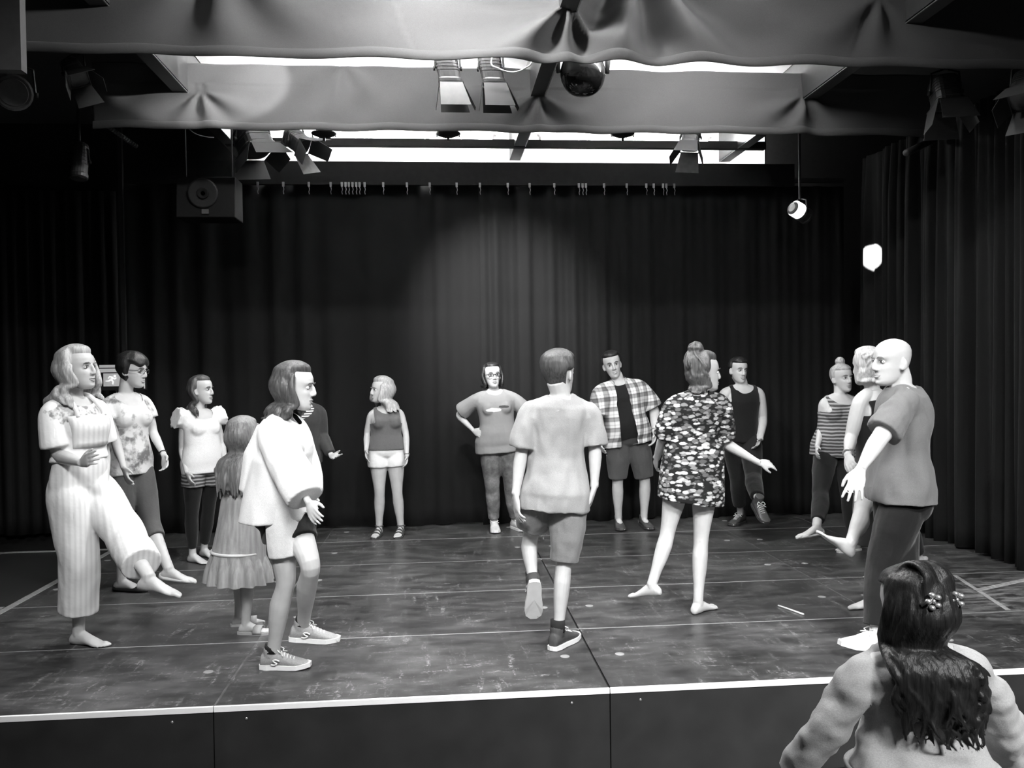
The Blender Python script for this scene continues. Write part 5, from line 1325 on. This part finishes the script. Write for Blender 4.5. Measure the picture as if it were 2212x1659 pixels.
# ================================================================== lamps, speaker, sign and cables overhead
M_LAMP = plain('dark_lamp_paint', .03, .42, vary=.15); M_FLAP = plain('barn_door_metal', .03, .6); M_FLAPL = plain('pale_barn_door_metal', .20, .5); M_FLAPM = plain('mid_grey_barn_door_metal', .085, .6)
M_GLOSS = plain('glossy_black_dome', .006, .08, spec=.6); M_LENS = plain('lamp_lens', .05, .15)
def stage_lamp(pos, aim, label, wid=.2, ln=.28, flaps=(1, 1, 1, 1), top_mat=None, roll=0, group=None, open_=18, hang=None, round_=False, flen=.17):
    a = unit(aim); x = unit(np.cross(a, (0, 0, 1)) if abs(a[2]) < .97 else (1, 0, 0)); x = rotv(x, a, math.radians(roll)); y = np.cross(a, x)
    t = thing('stage_lamp', tuple(pos), label, 'lamp', group); h = wid/2
    w = lambda px, py, pz: x*px+y*py+a*pz
    b = MB(); n = 20
    prof = [(-ln*.5, .55), (-ln*.46, .85), (-ln*.36, 1), (ln*.30, 1), (ln*.34, 1.06), (ln*.42, 1.06), (ln*.44, .95)]
    def ring(z, k):
        e = .55 if not round_ else 1.0
        return [w(h*k*math.copysign(abs(math.cos(2*math.pi*j/n))**e, math.cos(2*math.pi*j/n)), h*k*math.copysign(abs(math.sin(2*math.pi*j/n))**e, math.sin(2*math.pi*j/n)), z) for j in range(n)]
    b.loft([ring(z, k) for z, k in prof]); b.build('lamp_housing', M_LAMP, t)
    b = MB()
    for i in range(5):
        z = -ln*.30+i*ln*.09; b.loft([ring(z, 1.035), ring(z+ln*.03, 1.035)])
    b.build('cooling_ribs', M_LAMP, t)
    MB().loft([ring(ln*.44, .8), ring(ln*.455, .78)]).build('lens', M_LENS, t)
    fr = MB()
    for s in (-1, 1):
        fr.hexa([w(s*h*1.12-s*.008, -h*1.12, ln*.44), w(s*h*1.12, -h*1.12, ln*.44), w(s*h*1.12, h*1.12, ln*.44), w(s*h*1.12-s*.008, h*1.12, ln*.44)]+[w(s*h*1.12-s*.008, -h*1.12, ln*.47), w(s*h*1.12, -h*1.12, ln*.47), w(s*h*1.12, h*1.12, ln*.47), w(s*h*1.12-s*.008, h*1.12, ln*.47)])
        fr.hexa([w(-h*1.12, s*h*1.12-s*.008, ln*.44), w(h*1.12, s*h*1.12-s*.008, ln*.44), w(h*1.12, s*h*1.12, ln*.44), w(-h*1.12, s*h*1.12, ln*.44)]+[w(-h*1.12, s*h*1.12-s*.008, ln*.47), w(h*1.12, s*h*1.12-s*.008, ln*.47), w(h*1.12, s*h*1.12, ln*.47), w(-h*1.12, s*h*1.12, ln*.47)])
    (not round_) and fr.build('gel_frame', M_LAMP, t)
    o = math.radians(open_); co_, so = math.cos(o), math.sin(o); z0 = ln*.47
    for i, (dx, dy) in enumerate(((0, 1), (0, -1), (1, 0), (-1, 0))):
        if not flaps[i]: continue
        wd0, wd1 = (h*1.02, h*1.35) if dx == 0 else (h*1.0, h*.8)
        e = np.array([dx, dy]); p = np.array([-dy, dx]); r0 = h*1.1; r1 = r0+flen*so; z1 = z0+flen*co_
        q = [w(*(e*r0-p*wd0), z0), w(*(e*r0+p*wd0), z0), w(*(e*r1+p*wd1), z1), w(*(e*r1-p*wd1), z1)]
        MB().plate(q, .003).build('barn_door', (top_mat if (i == 0 and top_mat) else M_FLAP), t)
    # yoke and clamp up to the pipe
    top = 4.325-pos[2]
    yk = MB(); up = np.array([0, 0, 1.0])
    for s in (-1, 1): yk.tube([x*s*h*1.15, x*s*h*1.15*.9+up*h*1.5, x*s*.02+up*h*1.75], .008, 6)
    yk.tube([up*h*1.75, up*top], .014, 8); yk.build('yoke', M_IRON, t)
    for s in (-1, 1): MB().tube([x*s*h*1.12, x*s*h*1.3], .018, 10).build('tilt_knob', M_IRON, t, True)
    return t
def pipe(name, a, b_, r, label, cat='pipe', mat=None, **k):
    o = MB().tube([a, b_], r, 12).build(name, mat or M_IRON, None, True); return tag(o, label, cat, **k)
def cable(pts, label, r=.006, mat=None, name='cable'):
    o = MB().tube(catmull(pts, 8), r, 6).build(name, mat or M_CABLE, None, True); return tag(o, label, 'cable')

pA = atY(967, 148, 2.24); pB = atY(1061, 150, 2.24)
for p_, lab, fm in ((pA, 'left barn door lamp of the pair hanging before the second border cloth', M_FLAPM), (pB, 'right barn door lamp of the pair, its front flap darker', plain('dark_barn_door_metal', .018, .6))):
    stage_lamp(p_, (.20, .10, -1), lab, .17, .26, (1, 1, 1, 1), None, 0, 'pair of barn door lamps', hang=4.18-p_[2], flen=.19)
    lampo = [o for o in COL.objects if o.name.startswith('barn_door')][-4:]
    for o in lampo: o.data.materials.clear(); o.data.materials.append(fm)
# the pair washes the middle of the back curtain
spot('curtain_wash', (pA[0]+.12, 2.42, 3.66), (-.15, 4.72, 2.20), 760, 52, 1.0, .03)
# moving head lamp, an egg shaped glossy black dome
pD = atY(1259, 155, 2.24); t = thing('moving_head_lamp', tuple(pD), 'egg shaped glossy black moving head lamp beside the middle beam', 'lamp')
rings = []
for i in range(17):
    th = math.pi*i/16; z = -math.cos(th); r = math.sin(th)**.8; k = 1.0 if z < 0 else 1-.15*z
    rings.append([np.array([.178*r*k*math.cos(2*math.pi*j/28), .14*r*k*math.sin(2*math.pi*j/28), .19*z]) for j in range(28)])
MB().loft(rings).build('dome', M_GLOSS, t, True)
for s in (-1, 1): MB().tube([(s*.192, 0, -.01), (s*.198, 0, .10), (s*.15, 0, .20)], [.016, .022, .02], 10).build('yoke_arm', M_IRON, t, True)
MB().box((-.17, -.11, .19), (.17, .11, .25)).build('lamp_base', M_IRON, t, bevel=.01)
MB().tube([(0, 0, .25), (0, 0, 4.32-pD[2])], .015, 8).build('clamp', M_IRON, t)
cable([np.array([-.28, 2.08, 4.32])]+[atY(u, v, 2.08) for u, v in ((1062, 128), (1078, 148), (1108, 156), (1136, 146), (1150, 126))]+[np.array([-.09, 2.08, 4.32])], 'white cable loop hanging beside the right lamp of the pair')
cable([atY(u, v, 2.3) for u, v in ((1296, 168), (1308, 160), (1318, 146), (1322, 132))], 'white cable end beside the egg shaped lamp', .004)
# lamps above the curtain
stage_lamp(atY(545, 300, 3.95), (.35, -.15, -.85), 'dark square lamp above the curtain, leftmost beside the left beam', .30, .30, (1, 1, 1, 1), plain('dark_barn_door_metal', .018, .6), 25, hang=.15, open_=25)
stage_lamp(atY(640, 303, 3.95), (.75, -.35, -.65), 'pale barn door lamp tilted to the right above the curtain', .17, .24, (1, 1, 1, 1), M_FLAPL, 20, hang=.2, open_=24, flen=.2)
stage_lamp(atY(1492, 298, 3.95), (-.25, -.35, -.8), 'pale barn door lamp at the right above the curtain', .17, .24, (1, 1, 1, 1), M_FLAPL, -15, hang=.18, open_=20, flen=.2)
for u in (700, 968, 1345):
    p_ = atY(u, 292, 3.7); t = thing('ceiling_disc', tuple(p_), {700: 'dark ceiling disc with a tab, left one above the curtain', 968: 'dark ceiling disc with a tab, middle one above the curtain', 1345: 'dark ceiling disc with a tab, right one above the curtain'}[u], 'fixture', 'dark ceiling discs')
    MB().loft([[(r*math.cos(2*math.pi*j/24), r*math.sin(2*math.pi*j/24), z) for j in range(24)] for r, z in ((.02, -.022), (.07, -.012), (.115, .008), (.115, .02))]).build('disc', M_IRON, t, True)
    MB().box((-.012, -.012, -.055), (.012, .012, -.015)).build('tab', M_IRON, t)
    for s in (-1, 1): MB().tube([(s*.105, 0, -.02), (s*.105, 0, .01)], .008, 8).build('clip', M_STEEL, t)
    MB().tube([(0, 0, .02), (0, 0, 4.3-p_[2])], .012, 8).build('stem', M_IRON, t)
pG = atY(1603, 300, 4.62); t = thing('glaring_bulb', tuple(pG), 'glaring bare bulb above the curtain at right', 'lamp')
MB().ball((0, 0, 0), .03).build('bulb', emit('bulb_glare', 400.0), t, True)
MB().tube([(0, 0, .03), (0, 0, .09)], .018, 10).build('socket', M_STEEL, t); MB().tube([(0, 0, .09), (0, 0, 4.3-pG[2])], .006, 6).build('flex', M_CABLE, t)
cable([np.array([-3.25, 3.6, 4.32]), np.array([-3.2, 3.6, 4.0])]+[atY(u, v, 3.6) for u, v in ((408, 278), (425, 290), (448, 296), (462, 297))], 'thin white cable hanging left of the dark square lamp', .004)
# spotlight in the right corner, throwing a small patch on the side curtain
pS = atY(1728, 459, 3.9); dS = ray(1876, 548); tgt = CAM+(3.72-CAM[0])/dS[0]*dS
t = stage_lamp(pS, tgt-pS, 'lit spotlight hanging in the dark right corner before the curtain', .15, .25, (0, 0, 0, 0), None, 0, hang=None, round_=True)
ax = unit(tgt-pS); MB().tube([-ax*.10-np.array([0, .02, 0]), -ax*.02-np.array([0, .02, 0])], [.078, .079], 20).build('glowing_window', emit('spot_leak', 2.2), t, True)
MB().tube([ax*.114, ax*.118], .055, 20).build('glowing_lens', emit('spot_lens', 5.0), t, True)
spot('spot_beam', tuple(pS+ax*.16), tuple(tgt), 4000, 14, .1, .015)
# added spot without a lamp body, brightening the left of the second border cloth
pL = np.array([-1.05, 1.75, 4.05]); spot('added_border_spot', tuple(pL), (-2.5, 2.75, 4.05), 300, 24, .15, .03)
# dim lamps left and right
stage_lamp(atY(160, 155, 1.9), (.5, -.5, -.6), 'small dim lamp in the dark upper left', .13, .2, (1, 1, 1, 1), M_FLAP, 30, hang=.3)
stage_lamp(atY(30, 200, 1.6), (.35, -.8, -.25), 'dim round lamp in the dark at the left edge', .22, .26, (0, 0, 0, 0), None, 0, hang=.3, round_=True)
stage_lamp(atY(172, 350, 3.2), (0, -.2, -1), 'dim lamp hanging low over the dark left corner', .14, .34, (0, 0, 0, 0), None, 0, hang=.5, round_=True)
stage_lamp(atY(2042, 200, 1.9), (0, -.25, -1), 'dim lamp with pale barn door in the dark upper right', .2, .24, (1, 1, 1, 1), M_FLAP, 8, hang=.3, flen=.2)
stage_lamp(atY(2222, 190, 1.3), (-.5, -.4, -.8), 'dim lamp cut by the right edge of the view', .2, .24, (1, 1, 1, 1), M_FLAP, 0, hang=.3)
a_, b_ = atY(233, 273, 3.2), atY(297, 318, 3.4)
t = thing('cable_chain', tuple(a_), 'ribbed dark cable chain hanging slantwise beneath the second border cloth', 'chain'); MB().tube([(0, 0, 0), (-.05, .02, 4.32-a_[2])], .006, 6).build('hanger', M_IRON, t)
for i in range(14):
    q = (b_-a_)*i/14; d_ = (b_-a_)/14; MB().tube([q, q+d_*.8], [.022, .018], 8).build('link', M_FLAP, t)
pipe('side_pipe', atY(1958, 330, 2.6), (3.72, 3.2, 3.72), .03, 'dark slanted pipe under the border at the far right', mat=M_LAMP)
# loudspeaker
p_ = atY(453, 432, 3.4); t = thing('loudspeaker', tuple(p_), 'black loudspeaker hanging in the dark left of the back curtain', 'speaker'); M_SPK = plain('speaker_black', .004, .7, spec=.08); M_CONE = plain('speaker_cone_grey', .010, .6, spec=.1)
MB().hexa([(-.25, -.15, -.18), (.25, -.15, -.18), (.25, .16, -.18), (-.25, .16, -.18), (-.25, -.11, .18), (.25, -.11, .18), (.25, .16, .18), (-.25, .16, .18)]).build('cabinet', M_SPK, t, bevel=.008)
for r, dx, m_ in ((.13, -.02, M_CONE), (.05, -.02, M_SPK)):
    MB().loft([[(dx+rr_*math.cos(2*math.pi*j/24), yy, .03+rr_*math.sin(2*math.pi*j/24)) for j in range(24)] for rr_, yy in ((r, -.135), (r, -.150), (r*.88, -.152), (r*.4, -.138))]).build('speaker_cone', m_, t, True)
MB().box((-.03, -.155, -.15), (.03, -.14, -.11)).build('badge', M_FLAP, t)
for s in (-1, 1): MB().tube([(s*.2, 0, .17), (s*.2, 0, 4.3-p_[2])], .008, 6).build('hanger', M_IRON, t)
# emergency exit sign
p_ = atY(265, 822, 4.35); t = thing('exit_sign', tuple(p_), 'dim emergency exit sign with running figure in the dark behind the woman with glasses', 'sign')
px = 1/((p_-CAM)@CF)*FOC; u_ = lambda a: (a-265)/px; v_ = lambda b: -(b-822)/px
M_SIGN = emit('sign_face_glow', .018); M_FIG = emit('sign_figure_glow', .38); M_SF = emit('sign_frame_glow', .05)
MB().box((u_(219), -.02, v_(843)), (u_(312), .06, v_(788))).build('sign_box', M_BLACK, t, bevel=.004)
MB().box((u_(227), -.026, v_(834)), (u_(305), -.018, v_(806))).build('sign_face', M_SIGN, t)
for q in ((219, 794, 305, 788), (221, 804, 305, 796)): MB().box((u_(q[0]), -.026, v_(q[1])), (u_(q[2]), -.018, v_(q[3]))).build('sign_band', M_SF, t)
for q in (219, 311): MB().box((u_(q), -.028, v_(840)), (u_(q+2), -.018, v_(796))).build('sign_edge', M_SF, t)
fg = MB(); F2 = lambda a, b: np.array([u_(a), -.030, v_(b)])
fg.ball(F2(251, 812), (2.6/px, .004, 2.6/px))
for q, r in (([(247, 815), (243, 820)], 2.1), ([(247, 815), (240, 813), (237, 817)], 1.2), ([(246, 816), (251, 819), (254, 816)], 1.1), ([(243, 820), (238, 823), (232, 823)], 1.5), ([(243, 820), (247, 824), (246, 830)], 1.5)):
    fg.tube([F2(*z) for z in q], r/px, 6)
fg.build('running_figure', M_FIG, t, True)
ar = MB(); ar.tube([F2(262, 820), F2(285, 820)], 1.6/px, 6); ar.tube([F2(278, 814), F2(286, 820), F2(278, 826)], 1.4/px, 6); ar.build('arrow', M_FIG, t, True)
MB().box((-.02, .05, .0), (.02, .09, 4.3-p_[2])).build('hanger', M_IRON, t)
# grey panel at the upper left edge
p0, p1 = atY(46, 151, .2), atY(-60, -60, .2)
tag(MB().box((p1[0], .2, p0[2]), (p0[0], .26, 4.30)).build('hanging_panel', plain('grey_panel', .045, .8)), 'flat grey panel hanging from the ceiling at the upper left edge', 'panel')
